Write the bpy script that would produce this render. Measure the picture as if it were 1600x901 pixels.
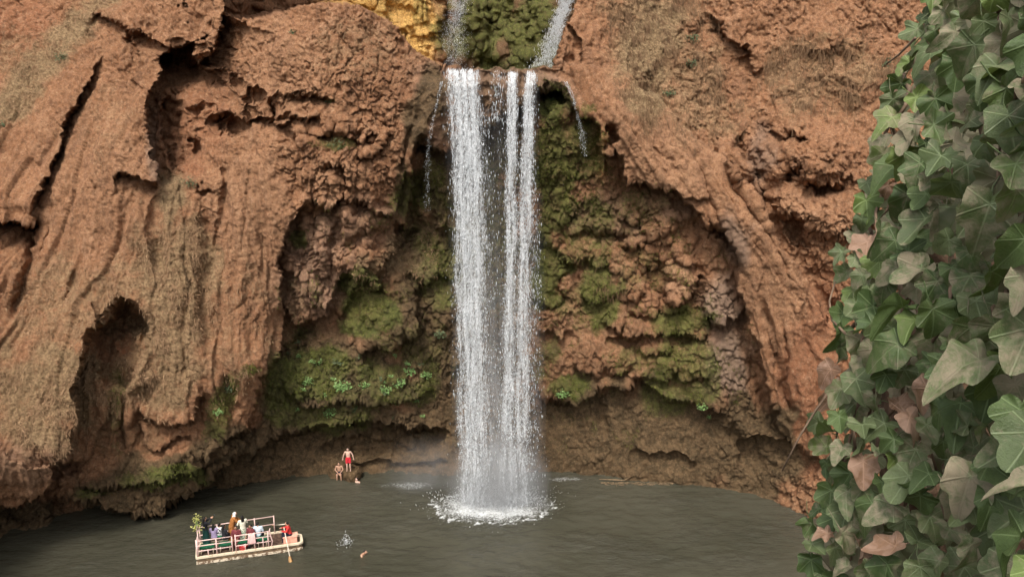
import bpy, bmesh, math, random
import numpy as np
from mathutils import Vector, Matrix

# ------------------------------------------------------------------ scene, camera, light
scene = bpy.context.scene
for o in list(bpy.data.objects):
    bpy.data.objects.remove(o)
C = scene.collection
R = math.radians
CAM_H = 24.0            # eye height above the pool, from the people at its far and near side
PITCH = R(12.2)         # tilt that puts the horizon at row 190 of the photograph
FOC = 1200.0            # focal length in photograph pixels (27 mm equivalent)

cam_d = bpy.data.cameras.new('camera')
cam = bpy.data.objects.new('camera', cam_d)
C.objects.link(cam)
cam.location = (0, 0, CAM_H)
cam.rotation_euler = (R(90) - PITCH, 0, 0)
cam_d.sensor_width = 36
cam_d.lens = 36 * FOC / 1600
cam_d.clip_start = 0.05
cam_d.clip_end = 600
scene.camera = cam
scene.cycles.transparent_max_bounces = 24
scene.render.resolution_x = 1024
scene.render.resolution_y = 576

SUN_EL, SUN_AZ = R(54), R(196)      # high, behind the camera and a little to its left
world = bpy.data.worlds.new('World')
scene.world = world
world.use_nodes = True
wn = world.node_tree.nodes
wl = world.node_tree.links
wn.clear()
sky = wn.new('ShaderNodeTexSky')
sky.sky_type = 'NISHITA'
sky.sun_disc = False
sky.sun_elevation = SUN_EL
sky.sun_rotation = SUN_AZ
sky.air_density = 1.0
sky.dust_density = 6.0
sky.ozone_density = 1.0
hs = wn.new('ShaderNodeHueSaturation')
hs.inputs['Saturation'].default_value = 0.25      # thin cloud takes the blue out of the sky
bg = wn.new('ShaderNodeBackground')
bg.inputs['Strength'].default_value = 0.115
wo = wn.new('ShaderNodeOutputWorld')
wl.new(sky.outputs[0], hs.inputs['Color'])
wl.new(hs.outputs[0], bg.inputs['Color'])
wl.new(bg.outputs[0], wo.inputs['Surface'])

sun_d = bpy.data.lights.new('sun', 'SUN')
sun_d.energy = 1.5
sun_d.angle = R(11)
sun_d.color = (1.0, 0.93, 0.83)
sun = bpy.data.objects.new('sun', sun_d)
C.objects.link(sun)
sd = Vector((math.sin(SUN_AZ) * math.cos(SUN_EL), math.cos(SUN_AZ) * math.cos(SUN_EL), math.sin(SUN_EL)))
sun.rotation_euler = sd.to_track_quat('Z', 'Y').to_euler()
sun.location = sd * 80

vs = scene.view_settings
vs.view_transform = 'Standard'
vs.look = 'None'
vs.exposure = 0.80
vs.gamma = 1
vs.use_curve_mapping = False

rng = np.random.default_rng(7)
random.seed(7)
SP, CP = math.sin(PITCH), math.cos(PITCH)


def ray(u, v):
    """direction of a photograph pixel, scaled to depth 1 along the lens axis"""
    a = (np.asarray(u, float) - 800) / FOC
    b = (450.5 - np.asarray(v, float)) / FOC
    return np.stack(np.broadcast_arrays(a, CP + b * SP, -SP + b * CP), -1)


def at_y(u, v, y):
    d = ray(u, v)
    t = np.asarray(y) / d[..., 1]
    return d * t[..., None] + np.array([0, 0, CAM_H])


def at_z(u, v, z):
    d = ray(u, v)
    t = (z - CAM_H) / d[..., 2]
    return Vector(d * t + np.array([0, 0, CAM_H]))


# ------------------------------------------------------------------ tags and meshes
def tag(o, label=None, cat=None, group=None, kind=None):
    for k, val in (('label', label), ('category', cat), ('group', group), ('kind', kind)):
        if val:
            o[k] = val
    return o


def empty(name, loc=(0, 0, 0), rz=0.0):
    o = bpy.data.objects.new(name, None)
    o.location = loc
    o.rotation_euler = (0, 0, rz)
    o.empty_display_size = 0.1
    C.objects.link(o)
    return o


def link(name, me, mat=None, parent=None, smooth=True):
    o = bpy.data.objects.new(name, me)
    if mat is not None and not me.materials:
        me.materials.append(mat)
    if smooth:
        me.shade_smooth()
    if parent is not None:
        o.parent = parent
    C.objects.link(o)
    return o


def np_mesh(name, verts, faces):
    """verts (n,3), faces (m,k) with k = 3 or 4"""
    verts = np.asarray(verts, np.float32)
    faces = np.asarray(faces, np.int32)
    me = bpy.data.meshes.new(name)
    n, (m, k) = len(verts), faces.shape
    me.vertices.add(n)
    me.vertices.foreach_set('co', verts.ravel())
    me.loops.add(m * k)
    me.loops.foreach_set('vertex_index', faces.ravel())
    me.polygons.add(m)
    me.polygons.foreach_set('loop_start', np.arange(0, m * k, k, dtype=np.int32))
    me.update(calc_edges=True)
    return me


def add_attr(me, name, rgba):
    a = me.attributes.new(name, 'FLOAT_COLOR', 'POINT')
    a.data.foreach_set('color', np.asarray(rgba, np.float32).ravel())


# ------------------------------------------------------------------ noise
_perm = rng.permutation(256)
_perm = np.concatenate([_perm, _perm, _perm])
_grad = rng.normal(size=(256, 3))
_grad /= np.linalg.norm(_grad, axis=1)[:, None]


def perlin(x, y, z):
    x, y, z = np.broadcast_arrays(x, y, z)
    xi, yi, zi = np.floor(x).astype(int), np.floor(y).astype(int), np.floor(z).astype(int)
    xf, yf, zf = x - xi, y - yi, z - zi
    f = lambda t: t * t * t * (t * (t * 6 - 15) + 10)
    U, V, W = f(xf), f(yf), f(zf)
    xi, yi, zi = xi & 255, yi & 255, zi & 255

    def g(dx, dy, dz):
        h = _perm[_perm[_perm[xi + dx] + yi + dy] + zi + dz]
        q = _grad[h]
        return q[..., 0] * (xf - dx) + q[..., 1] * (yf - dy) + q[..., 2] * (zf - dz)
    x00 = g(0, 0, 0) * (1 - U) + g(1, 0, 0) * U
    x10 = g(0, 1, 0) * (1 - U) + g(1, 1, 0) * U
    x01 = g(0, 0, 1) * (1 - U) + g(1, 0, 1) * U
    x11 = g(0, 1, 1) * (1 - U) + g(1, 1, 1) * U
    return ((x00 * (1 - V) + x10 * V) * (1 - W) + (x01 * (1 - V) + x11 * V) * W) * 1.7


def fbm(x, y, z, octs=4, gain=0.5, lac=2.03):
    s, a = 0, 1.0
    for i in range(octs):
        s = s + a * perlin(x + 17.3 * i, y - 9.1 * i, z + 4.7 * i)
        x, y, z, a = x * lac, y * lac, z * lac, a * gain
    return s


def ridged(x, y, z, octs=3, gain=0.5):
    s, a = 0, 1.0
    for i in range(octs):
        s = s + a * (1 - 2 * np.abs(perlin(x + 31.7 * i, y + 3.3 * i, z - 8.1 * i)))
        x, y, z, a = x * 2.05, y * 2.05, z * 2.05, a * gain
    return s


def worley(x, y, seed=0):
    """distance to the nearest and second nearest random point of a plane, and a value per cell"""
    xi, yi = np.floor(x).astype(int), np.floor(y).astype(int)
    f1 = np.full(x.shape, 9.0)
    f2 = np.full(x.shape, 9.0)
    cid = np.zeros(x.shape)
    tab = np.random.default_rng(100 + seed).random((256, 3))
    for dx in (-1, 0, 1):
        for dy in (-1, 0, 1):
            h = _perm[_perm[(xi + dx) & 255] + ((yi + dy) & 255)]
            p = tab[h]
            d = np.hypot(xi + dx + p[..., 0] - x, yi + dy + p[..., 1] - y)
            near = d < f1
            f2 = np.where(near, f1, np.minimum(f2, d))
            cid = np.where(near, p[..., 2], cid)
            f1 = np.where(near, d, f1)
    return f1, f2, cid


def sstep(a, b, x):
    t = np.clip((x - a) / (b - a), 0, 1)
    return t * t * (3 - 2 * t)


# ------------------------------------------------------------------ node helpers
class NT:
    def __init__(self, name):
        self.m = bpy.data.materials.new(name)
        self.m.use_nodes = True
        self.t = self.m.node_tree
        self.n = self.t.nodes
        self.n.clear()
        self.out = self.n.new('ShaderNodeOutputMaterial')

    def put(self, sock, val):
        if val is None:
            return
        if isinstance(val, bpy.types.NodeSocket):
            self.t.links.new(val, sock)
        elif isinstance(val, (tuple, list)) and len(val) == 3 and sock.type == 'RGBA':
            sock.default_value = (*val, 1)
        else:
            sock.default_value = val

    def math(self, op, a, b=None, clamp=False):
        n = self.n.new('ShaderNodeMath')
        n.operation = op
        n.use_clamp = clamp
        self.put(n.inputs[0], a)
        self.put(n.inputs[1], b)
        return n.outputs[0]

    def mix(self, f, a, b, mode='MIX'):
        n = self.n.new('ShaderNodeMix')
        n.data_type = 'RGBA'
        n.blend_type = mode
        n.clamp_factor = True
        self.put(n.inputs[0], f)
        self.put(n.inputs[6], a)
        self.put(n.inputs[7], b)
        return n.outputs[2]

    def noise(self, scale, detail=4, rough=0.55, vec=None, dist=0.0):
        n = self.n.new('ShaderNodeTexNoise')
        n.inputs['Scale'].default_value = scale
        n.inputs['Detail'].default_value = detail
        n.inputs['Roughness'].default_value = rough
        n.inputs['Distortion'].default_value = dist
        if vec is not None:
            self.t.links.new(vec, n.inputs['Vector'])
        return n.outputs['Fac']

    def ramp(self, f, lo, hi):
        n = self.n.new('ShaderNodeMapRange')
        n.interpolation_type = 'SMOOTHSTEP'
        self.put(n.inputs[0], f)
        self.put(n.inputs[1], lo)
        self.put(n.inputs[2], hi)
        return n.outputs[0]

    def coord(self, which='Object', scale=None, rot=None):
        n = self.n.new('ShaderNodeTexCoord')
        o = n.outputs[which]
        if scale or rot:
            mp = self.n.new('ShaderNodeMapping')
            if scale:
                mp.inputs['Scale'].default_value = scale
            if rot:
                mp.inputs['Rotation'].default_value = rot
            self.t.links.new(o, mp.inputs['Vector'])
            o = mp.outputs[0]
        return o

    def attr(self, name):
        n = self.n.new('ShaderNodeAttribute')
        n.attribute_name = name
        s = self.n.new('ShaderNodeSeparateColor')
        self.t.links.new(n.outputs['Color'], s.inputs[0])
        return s.outputs[0], s.outputs[1], s.outputs[2], n.outputs['Alpha']

    def bump(self, h, strength, dist, nrm=None):
        n = self.n.new('ShaderNodeBump')
        n.inputs['Strength'].default_value = strength
        n.inputs['Distance'].default_value = dist
        self.t.links.new(h, n.inputs['Height'])
        if nrm is not None:
            self.t.links.new(nrm, n.inputs['Normal'])
        return n.outputs[0]

    def bsdf(self, color, rough=0.9, spec=0.3, nrm=None, **kw):
        b = self.n.new('ShaderNodeBsdfPrincipled')
        self.put(b.inputs['Base Color'], color)
        self.put(b.inputs['Roughness'], rough)
        self.put(b.inputs['Specular IOR Level'], spec)
        if nrm is not None:
            self.t.links.new(nrm, b.inputs['Normal'])
        for k, val in kw.items():
            self.put(b.inputs[k], val)
        self.t.links.new(b.outputs[0], self.out.inputs['Surface'])
        return b


def plain(name, col, rough=0.7, var=0.25, scale=6.0, spec=0.3, bump=0.0):
    t = NT(name)
    co = t.coord()
    f = t.noise(scale, 5, 0.6, co)
    dark = tuple(c * (1 - var) for c in col)
    lite = tuple(min(1, c * (1 + var)) for c in col)
    nrm = t.bump(f, 0.5, bump) if bump else None
    t.bsdf(t.mix(t.ramp(f, 0.3, 0.7), dark, lite), rough, spec, nrm)
    return t.m
# ------------------------------------------------------------------ the cliff: a survey of the wall's distance
def axis(lo, a, b, hi, fine, coarse):
    return np.concatenate([np.arange(lo, a, coarse), np.arange(a, b, fine), np.arange(b, hi + 1, coarse)])


GU = axis(-420, -16, 1470, 1980, 1.75, 5.0)
GV = axis(-460, -12, 862, 960, 1.75, 9.0)
U0, V0 = np.meshgrid(GU, GV)

# metres from the eye to the wall (along y) at surveyed spots
SURVEY = [
    (-400, -400, 44), (-400, 300, 33), (-400, 850, 27), (-150, 0, 47), (-150, 400, 37), (-150, 800, 34),
    (0, -400, 54), (0, 0, 50), (0, 150, 46.3), (0, 345, 42.6), (0, 500, 40.2), (0, 650, 38.2), (0, 760, 37.6),
    (150, 0, 49.5), (150, 150, 46), (150, 350, 42.8), (150, 480, 41.3), (80, 600, 39.2), (80, 720, 38.4),
    (235, 150, 45.5), (220, 290, 43.4), (300, 400, 43.4), (290, 520, 42.2), (270, 620, 41.9), (200, 700, 42.2),
    (350, 620, 43.2), (400, 350, 45), (400, 500, 44.4), (420, 560, 44.3), (330, 700, 43.6), (250, 750, 42.3),
    (330, 130, 47.2), (300, 230, 46), (360, 250, 45.4), (420, 180, 45.4), (390, 80, 47),
    (500, 100, 45.2), (600, 80, 46.6), (500, 200, 44.8), (580, 230, 45.2), (520, 290, 45.2), (640, 160, 46.2),
    (690, 130, 46.4), (770, 125, 46.1), (850, 130, 46.6), (640, 260, 46.4),
    (470, 400, 46.3), (540, 380, 46.3), (600, 440, 47.8), (690, 330, 48.9), (700, 450, 49.3), (770, 350, 49.6),
    (850, 300, 49), (850, 420, 49.3), (930, 330, 48.8), (940, 450, 48.8), (1050, 380, 47.4), (1050, 500, 47.8),
    (460, 540, 47.2), (560, 560, 47.6), (620, 500, 48), (480, 620, 47.6), (560, 640, 48), (640, 620, 49), (720, 600, 50),
    (900, 560, 48.6), (1000, 560, 48), (1100, 560, 47), (1160, 560, 45.6), (850, 600, 49.6),
    (0, 820, 41.3), (0, 850, 41), (0, 960, 41), (150, 800, 43), (190, 822, 43), (190, 960, 43), (300, 785, 45.6), (300, 960, 45.6),
    (440, 750, 49), (440, 960, 49), (560, 700, 49.8), (550, 748, 49.1), (560, 960, 49.1), (700, 700, 50.2), (700, 745, 49.4),
    (700, 960, 49.4), (850, 680, 50.4), (850, 738, 50), (850, 960, 50), (950, 700, 49.2), (950, 745, 49.1), (950, 960, 49.1),
    (1060, 700, 48.2), (1060, 756, 48.2), (1060, 960, 48.2), (1200, 740, 46), (1200, 782, 45.8), (1200, 960, 45.8),
    (1280, 815, 43.2), (1280, 960, 43.2), (1400, 860, 40), (1400, 960, 40),
    (930, 130, 46.4), (1000, 200, 45.8), (1060, 280, 45.2), (1130, 330, 44.8), (1200, 430, 44.2), (1240, 560, 43.6),
    (1265, 660, 43.6), (1290, 740, 43.4),
    (950, 20, 49.4), (1020, 60, 50), (1100, 100, 50), (1120, 170, 48.6), (1180, 60, 49.6), (1190, 220, 47.2),
    (1260, 240, 45.4), (1300, 140, 47.2), (1360, 40, 48), (1300, 330, 44.2), (1330, 450, 43), (1400, 250, 44.5),
    (1400, 600, 41), (1500, 300, 42), (1500, 700, 38), (1600, 0, 45), (1700, 500, 36), (1900, 0, 40), (1900, 800, 30),
    (1000, -400, 58), (1400, -400, 56), (1900, -400, 46), (500, -400, 56),
]


def thin_plate(pts, U, V):
    p = np.array(pts, float)
    xy = p[:, :2] / 400.0

    def k(a, b):
        r2 = (a[:, None, 0] - b[None, :, 0]) ** 2 + (a[:, None, 1] - b[None, :, 1]) ** 2
        return 0.5 * r2 * np.log(r2 + 1e-12)
    n = len(p)
    A = np.zeros((n + 3, n + 3))
    A[:n, :n] = k(xy, xy) + np.eye(n) * 0.003
    A[:n, n] = 1
    A[:n, n + 1:] = xy
    A[n:, :n] = A[:n, n:].T
    w = np.linalg.solve(A, np.concatenate([p[:, 2], np.zeros(3)]))
    # evaluate on a coarse lattice, then interpolate
    cu, cv = np.arange(-440, 2001, 10.0), np.arange(-480, 981, 10.0)
    XU, XV = np.meshgrid(cu, cv)
    q = np.stack([XU.ravel(), XV.ravel()], 1) / 400.0
    D = (k(q, xy) @ w[:n] + w[n] + q @ w[n + 1:]).reshape(XU.shape)
    return lattice(D, cu, cv, U, V)


def lattice(D, cu, cv, U, V):
    fu = np.clip((U - cu[0]) / (cu[1] - cu[0]), 0, len(cu) - 1.001)
    fv = np.clip((V - cv[0]) / (cv[1] - cv[0]), 0, len(cv) - 1.001)
    i, j = fu.astype(int), fv.astype(int)
    a, b = fu - i, fv - j
    return (D[j, i] * (1 - a) + D[j, i + 1] * a) * (1 - b) + (D[j + 1, i] * (1 - a) + D[j + 1, i + 1] * a) * b


Y = thin_plate(SURVEY, U0, V0)

# ragged outlines: all edges below are read through this wandering
W1 = perlin(U0 / 34, V0 / 34, 1.5)
W2 = perlin(U0 / 34, V0 / 34, 7.5)
W3 = perlin(U0 / 11, V0 / 13, 3.5)
W4 = perlin(U0 / 11, V0 / 13, 9.5)
W5 = perlin(U0 / 5, V0 / 5.5, 5.5)
UW = U0 + 6 * W1 + 3.2 * W3 + 1.6 * W5
VW = V0 + 6 * W2 + 4.0 * W4 + 1.8 * W5


def window(u0, u1, v0, v1):
    return (slice(*np.searchsorted(GV, (v0, v1))), slice(*np.searchsorted(GU, (u0, u1))))


def near_line(pts, U, V):
    d = np.full(U.shape, 1e9)
    s = np.zeros(U.shape)
    t = np.zeros(U.shape)
    p = np.array(pts, float)
    L = np.concatenate([[0], np.cumsum(np.hypot(*np.diff(p, axis=0).T))])
    for i in range(len(p) - 1):
        (ax, ay), (bx, by) = p[i], p[i + 1]
        ex, ey = bx - ax, by - ay
        q = np.clip(((U - ax) * ex + (V - ay) * ey) / (ex * ex + ey * ey), 0, 1)
        dd = np.hypot(U - ax - q * ex, V - ay - q * ey)
        m = dd < d
        d = np.where(m, dd, d)
        s = np.where(m, np.sign(ex * (V - ay) - ey * (U - ax)), s)
        t = np.where(m, (L[i] + q * (L[i + 1] - L[i])) / L[-1], t)
    return d, s, t


def edge(pts, push, fall, pull=0.3, pfall=50, e0=0.06, e1=0.06, lip=2.0):
    """a broken edge: to the right of its direction the wall steps back by push metres"""
    us, vs_ = [p[0] for p in pts], [p[1] for p in pts]
    m = 3.2 * max(fall, pfall)
    w = window(min(us) - m, max(us) + m, min(vs_) - m, max(vs_) + m)
    d, s, t = near_line(pts, UW[w], VW[w])
    taper = sstep(0, e0, t + 1e-6) * sstep(0, e1, 1 - t + 1e-6)
    back = push * np.exp(-(np.maximum(d - lip, 0) / fall) ** 1.4) * sstep(0, lip, d)
    fore = -pull * np.exp(-(d / pfall) ** 1.4)
    Y[w] += taper * np.where(s > 0, back, fore)


def groove(pts, depth, width):
    us, vs_ = [p[0] for p in pts], [p[1] for p in pts]
    m = 5 * width + 20
    w = window(min(us) - m, max(us) + m, min(vs_) - m, max(vs_) + m)
    d, s, t = near_line(pts, U0[w] + 0.6 * (UW - U0)[w], V0[w] + 0.6 * (VW - V0)[w])
    Y[w] += depth * np.exp(-(d / width) ** 2) * sstep(0, .15, t + 1e-6) * sstep(0, .15, 1 - t + 1e-6)


def blob(u, v, ru, rv, amount, rot=0.0, p=1.0):
    """amount > 0 comes towards the eye"""
    m = 1.6 * max(ru, rv) + 20
    w = window(u - m, u + m, v - m, v + m)
    a, b = 1.9 * UW[w] - .9 * U0[w] - u, 1.9 * VW[w] - .9 * V0[w] - v
    c, s_ = math.cos(R(rot)), math.sin(R(rot))
    q = ((a * c + b * s_) / ru) ** 2 + ((-a * s_ + b * c) / rv) ** 2
    Y[w] -= amount * np.clip(1 - q, 0, 1) ** p


def inside(pts, U, V):
    d, s, t = near_line(list(pts) + [pts[0]], U, V)
    p = np.array(pts, float)
    r = np.zeros(U.shape, bool)
    j = len(p) - 1
    for i in range(len(p)):
        c = (p[i, 1] > V) != (p[j, 1] > V)
        with np.errstate(divide='ignore', invalid='ignore'):
            x = (p[j, 0] - p[i, 0]) * (V - p[i, 1]) / (p[j, 1] - p[i, 1]) + p[i, 0]
        r ^= c & (U < x)
        j = i
    return np.where(r, d, -d)


def cave(pts, depth, soft=25):
    us, vs_ = [p[0] for p in pts], [p[1] for p in pts]
    w = window(min(us) - 30, max(us) + 30, min(vs_) - 30, max(vs_) + 30)
    d = inside(pts, UW[w], VW[w])
    Y[w] += depth * np.clip(d / soft, 0, 1) ** 0.6


# --- left buttress
edge([(58, 338), (62, 310), (80, 270), (95, 240), (108, 195), (125, 150), (150, 105), (170, 72)], 1.1, 11, 0.6, 60, e1=.3)
edge([(-40, 340), (10, 345), (30, 345), (60, 352)], 2.2, 38, 0.5, 50, e1=.03)
groove([(66, 330), (48, 400), (34, 450), (18, 500)], 0.9, 7)
groove([(92, 300), (70, 380), (50, 440), (35, 490)], 0.4, 6)
groove([(120, 420), (112, 450), (104, 480)], 0.3, 5)
edge([(246, 292), (243, 260), (236, 215), (230, 170), (233, 140), (246, 110), (250, 78)], 2.9, 44, 0.6, 70, e1=.02)
edge([(244, 86), (262, 73), (285, 71), (300, 62), (306, 92), (314, 100), (322, 76), (336, 50), (347, 20)], 2.6, 34, 0.6, 40, e0=.02)
blob(278, 108, 34, 46, -1.6)
blob(258, 165, 22, 60, -0.8)
edge([(272, 268), (262, 235), (254, 205), (253, 175), (262, 150)], 0.9, 25, 0.2, 14)
edge([(182, 268), (212, 272), (238, 284), (250, 294)], 0.9, 16, 0.4, 30)
edge([(205, 55), (215, 80), (212, 110), (202, 125)], 0.6, 14, .3, 25)
edge([(150, 20), (200, 45), (235, 62), (262, 70)], 0.7, 25, .3, 35)
blob(205, 30, 40, 34, 0.7, 30)
blob(322, 60, 14, 34, 1.3, 12)
for a in [(396, 152, 13, 11, 1.6), (362, 202, 20, 10, 1.9), (340, 188, 9, 16, 1.3), (424, 172, 8, 24, 1.5), (440, 184, 14, 7, .9),
          (322, 299, 16, 5, .9), (300, 232, 9, 12, 1.0), (272, 190, 14, 6, .7), (338, 125, 8, 14, .9), (360, 130, 7, 12, .8),
          (392, 178, 8, 10, .9), (310, 165, 14, 6, .8)]:
    blob(a[0], a[1], a[2] * 1.2, a[3] * 1.2, -a[4] * .8)
edge([(330, 188), (352, 178), (380, 190), (405, 182), (420, 190)], 0.9, 18, .4, 25)
edge([(420, 150), (428, 190), (445, 195), (455, 180), (480, 190), (505, 180)], 0.9, 16, .3, 20)
groove([(348, 250), (352, 300), (346, 340), (334, 400)], 0.5, 4)
groove([(246, 300), (238, 360), (252, 430)], 0.4, 7)
groove([(322, 320), (330, 400), (318, 470), (330, 560)], 0.7, 11)
groove([(300, 430), (284, 520), (296, 600)], 0.25, 6)
cave([(200, 474), (180, 488), (152, 514), (146, 545), (152, 580), (168, 606), (200, 606), (226, 572), (236, 530), (233, 500), (216, 488)], 1.9, 12)
blob(198, 496, 38, 32, -2.6)
blob(205, 565, 34, 54, .7, 0)
edge([(84, 728), (108, 692), (122, 652), (118, 615), (122, 580), (132, 548), (148, 520), (172, 492)], 2.0, 52, 0.7, 50)
edge([(-60, 792), (30, 786), (76, 768), (90, 740), (86, 724)], 3.2, 30, 0.6, 50, e1=.02)
edge([(60, 772), (110, 778), (160, 786), (210, 812), (255, 792), (300, 765), (322, 744), (360, 715), (400, 697), (450, 674), (500, 666), (560, 660),
      (620, 660), (690, 674), (710, 680)], 2.3, 40, 0.5, 30)
edge([(120, 755), (180, 760), (240, 752), (300, 735), (340, 712)], 0.7, 18, .4, 16)
edge([(215, 640), (240, 658), (270, 664), (305, 655), (312, 625), (324, 606)], 1.0, 20, .5, 30)
edge([(222, 655), (226, 690), (245, 702), (262, 690), (300, 672)], .5, 14, .2, 14)
groove([(194, 610), (192, 660), (190, 705)], .6, 5)
groove([(172, 620), (168, 660), (160, 700)], .4, 5)
edge([(340, 690), (392, 662), (402, 622), (406, 592), (420, 577), (434, 560), (438, 520), (436, 460), (431, 408), (445, 370),
      (465, 335), (488, 306)], 1.7, 34, 0.6, 60)
blob(332, 720, 12, 26, 1.0)
blob(305, 725, 10, 22, .8)
blob(372, 690, 22, 18, .7)
groove([(335, 470), (345, 560), (360, 620), (372, 660)], .45, 8)
groove([(385, 430), (392, 520), (396, 570)], .25, 6)

# --- mound and the knobbly curtain left of the falls
edge([(488, 306), (512, 324), (536, 304), (562, 312), (590, 334), (610, 338), (622, 300), (632, 262)], 1.0, 30, .5, 40)
edge([(436, 470), (470, 504), (512, 494), (522, 440), (532, 428), (560, 432), (586, 446), (604, 396), (622, 380), (648, 345)], 1.0, 26, .4, 26)
for a in [(478, 345, 16, 40, .9), (505, 390, 20, 46, 1.1), (476, 452, 34, 40, 1.0), (512, 470, 18, 28, .8), (455, 410, 20, 18, .9), (555, 350, 34, 26, 1.0),
          (540, 400, 16, 36, .5), (572, 412, 30, 44, 1.1), (596, 345, 24, 22, .9), (545, 330, 22, 14, .8), (645, 370, 22, 18, .8), (694, 345, 14, 20, 1.6), (560, 445, 24, 22, .7)]:
    blob(*a)
edge([(445, 560), (470, 515), (480, 498)], .8, 16, .2, 10)
edge([(560, 548), (590, 536), (620, 540), (650, 512), (652, 470), (640, 440)], 1.2, 30, .5, 30)
blob(610, 490, 52, 56, .9)
edge([(530, 500), (546, 470), (552, 440)], .6, 14, .2, 12)
edge([(640, 420), (668, 440), (690, 430), (712, 440)], .7, 20, .3, 25)
blob(690, 470, 40, 50, .5)
edge([(440, 600), (480, 640), (540, 622), (600, 630), (680, 610)], .6, 26, .4, 30)
edge([(500, 690), (560, 684), (620, 690), (650, 704)], .5, 14, .3, 20)
edge([(540, 724), (600, 716), (640, 724), (700, 718)], .4, 12, .3, 14)
for a in [(480, 155, 34, 8, .5), (510, 165, 20, 8, .4), (560, 210, 10, 20, .4), (575, 225, 10, 12, .6), (540, 210, 50, 8, .4), (470, 215, 30, 8, .4)]:
    blob(a[0], a[1], a[2], a[3], -a[4])
edge([(440, 150), (465, 158), (490, 148), (520, 160)], .5, 14, .3, 16)
edge([(490, 210), (530, 208), (560, 220), (590, 210)], .5, 12, .3, 20)
edge([(560, 238), (580, 242), (600, 225), (604, 205)], .5, 12, .3, 20)
edge([(500, 262), (524, 256), (540, 268), (552, 300)], .6, 14, .4, 26)
groove([(408, 60), (418, 110), (424, 150)], .35, 9)
edge([(632, 52), (640, 74), (650, 80)], .8, 10, .2, 12)
# --- the lip of the falls and its hanging fringe
groove([(678, 112), (655, 165), (640, 205), (628, 260), (618, 330)], .35, 3.5)
blob(672, 165, 34, 80, .55, 24)
blob(690, 180, 60, 70, .7)
blob(800, 135, 70, 45, .7)
blob(770, 118, 130, 16, -.5)
edge([(612, 350), (636, 350), (642, 290), (652, 224), (670, 226), (690, 242), (712, 240), (750, 200), (775, 186), (806, 168), (838, 146), (868, 140), (884, 150), (900, 165)],
     2.3, 34, .3, 30, e0=.02, e1=.1)
blob(664, 226, 12, 12, -1.4)
blob(862, 150, 22, 16, -1.2)
for k in range(9):
    groove([(700 + 19 * k + 8 * math.sin(k * 2.1), 106), (694 + 20 * k + 5 * math.sin(k), 210)], .22, 4)
# --- right apron and the mossy wall under it
edge([(884, 152), (908, 182), (934, 192), (938, 236), (962, 232), (985, 284), (1010, 290), (1050, 294), (1085, 326), (1108, 360), (1140, 366), (1150, 410),
      (1160, 462), (1185, 540), (1212, 640), (1226, 690)], 1.6, 36, .6, 55)
blob(1146, 248, 20, 44, 1.3, -35, .5)
edge([(1192, 330), (1192, 296), (1168, 256), (1140, 216)], .9, 14, .2, 14)
cave([(942, 205), (955, 190), (964, 196), (966, 214), (950, 232), (938, 238)], 1.8, 8)
blob(1120, 364, 18, 9, -1.6)
edge([(1300, 520), (1255, 430), (1225, 395), (1197, 342), (1180, 305), (1150, 275), (1120, 246), (1096, 222), (1062, 190), (1030, 156), (985, 130)], 1.5, 40, .5, 45)
groove([(1082, 222), (1100, 270), (1112, 320), (1150, 400), (1165, 450)], .5, 5)
groove([(1130, 260), (1160, 310), (1200, 370), (1240, 440)], .5, 5)
groove([(1020, 230), (1050, 250), (1070, 280)], .25, 4)
groove([(1228, 510), (1232, 560), (1222, 600), (1236, 650)], .5, 4)
groove([(1188, 470), (1205, 540), (1225, 600), (1240, 660)], .5, 6)
groove([(1140, 440), (1160, 520), (1185, 590), (1200, 640)], .4, 5)
edge([(1060, 305), (1085, 312), (1112, 310)], .4, 10, .2, 14)
for (u, v, r_) in [(880, 320, 22), (905, 350, 16), (935, 345, 13), (960, 350, 15), (985, 325, 18), (1025, 340, 24), (1035, 355, 20), (860, 360, 20), (900, 390, 24),
                   (935, 395, 20), (970, 400, 22), (1010, 400, 18), (1050, 380, 20), (990, 370, 16), (1075, 395, 18), (860, 450, 26), (935, 440, 28), (985, 440, 26), (1010, 470, 22), (960, 490, 20), (1025, 520, 30), (1080, 500, 24), (1060, 470, 18), (990, 510, 18), (1080, 560, 30), (1030, 570, 26), (870, 500, 22), (920, 560, 26), (965, 560, 24)]:
    blob(u, v, r_ * 1.15, r_ * 1.25, .5, 0, .8)
    edge([(u - r_, v + r_ * .4), (u - r_ * .5, v + r_), (u + r_ * .4, v + r_ * 1.05), (u + r_, v + r_ * .5)], .5, 9, .15, 10, .2, .2)
blob(1066, 436, 30, 36, .9, 0, .5)
edge([(1040, 440), (1046, 460), (1066, 470), (1090, 452), (1094, 425)], .9, 12, .2, 14)
blob(1125, 470, 34, 44, .8, -15, .5)
edge([(1098, 470), (1112, 508), (1128, 512), (1134, 500), (1150, 498), (1160, 480)], .9, 14, .2, 14)
edge([(905, 440), (890, 430), (880, 445), (886, 470)], .6, 12, .2, 10)
edge([(950, 520), (985, 526), (1020, 522), (1050, 516), (1086, 524)], .7, 14, .3, 14)
edge([(838, 604), (878, 628), (924, 618), (934, 604), (976, 608), (1000, 590), (1030, 622), (1080, 625), (1140, 640)], 1.2, 36, .5, 30)
groove([(930, 612), (938, 650), (950, 690)], .5, 7)
groove([(1100, 640), (1150, 690), (1190, 740)], .4, 14)
edge([(990, 700), (1010, 712), (1060, 708), (1090, 722)], .5, 14, .3, 16)
edge([(1150, 690), (1200, 684), (1240, 694), (1290, 724)], 1.0, 26, .4, 25)
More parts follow.
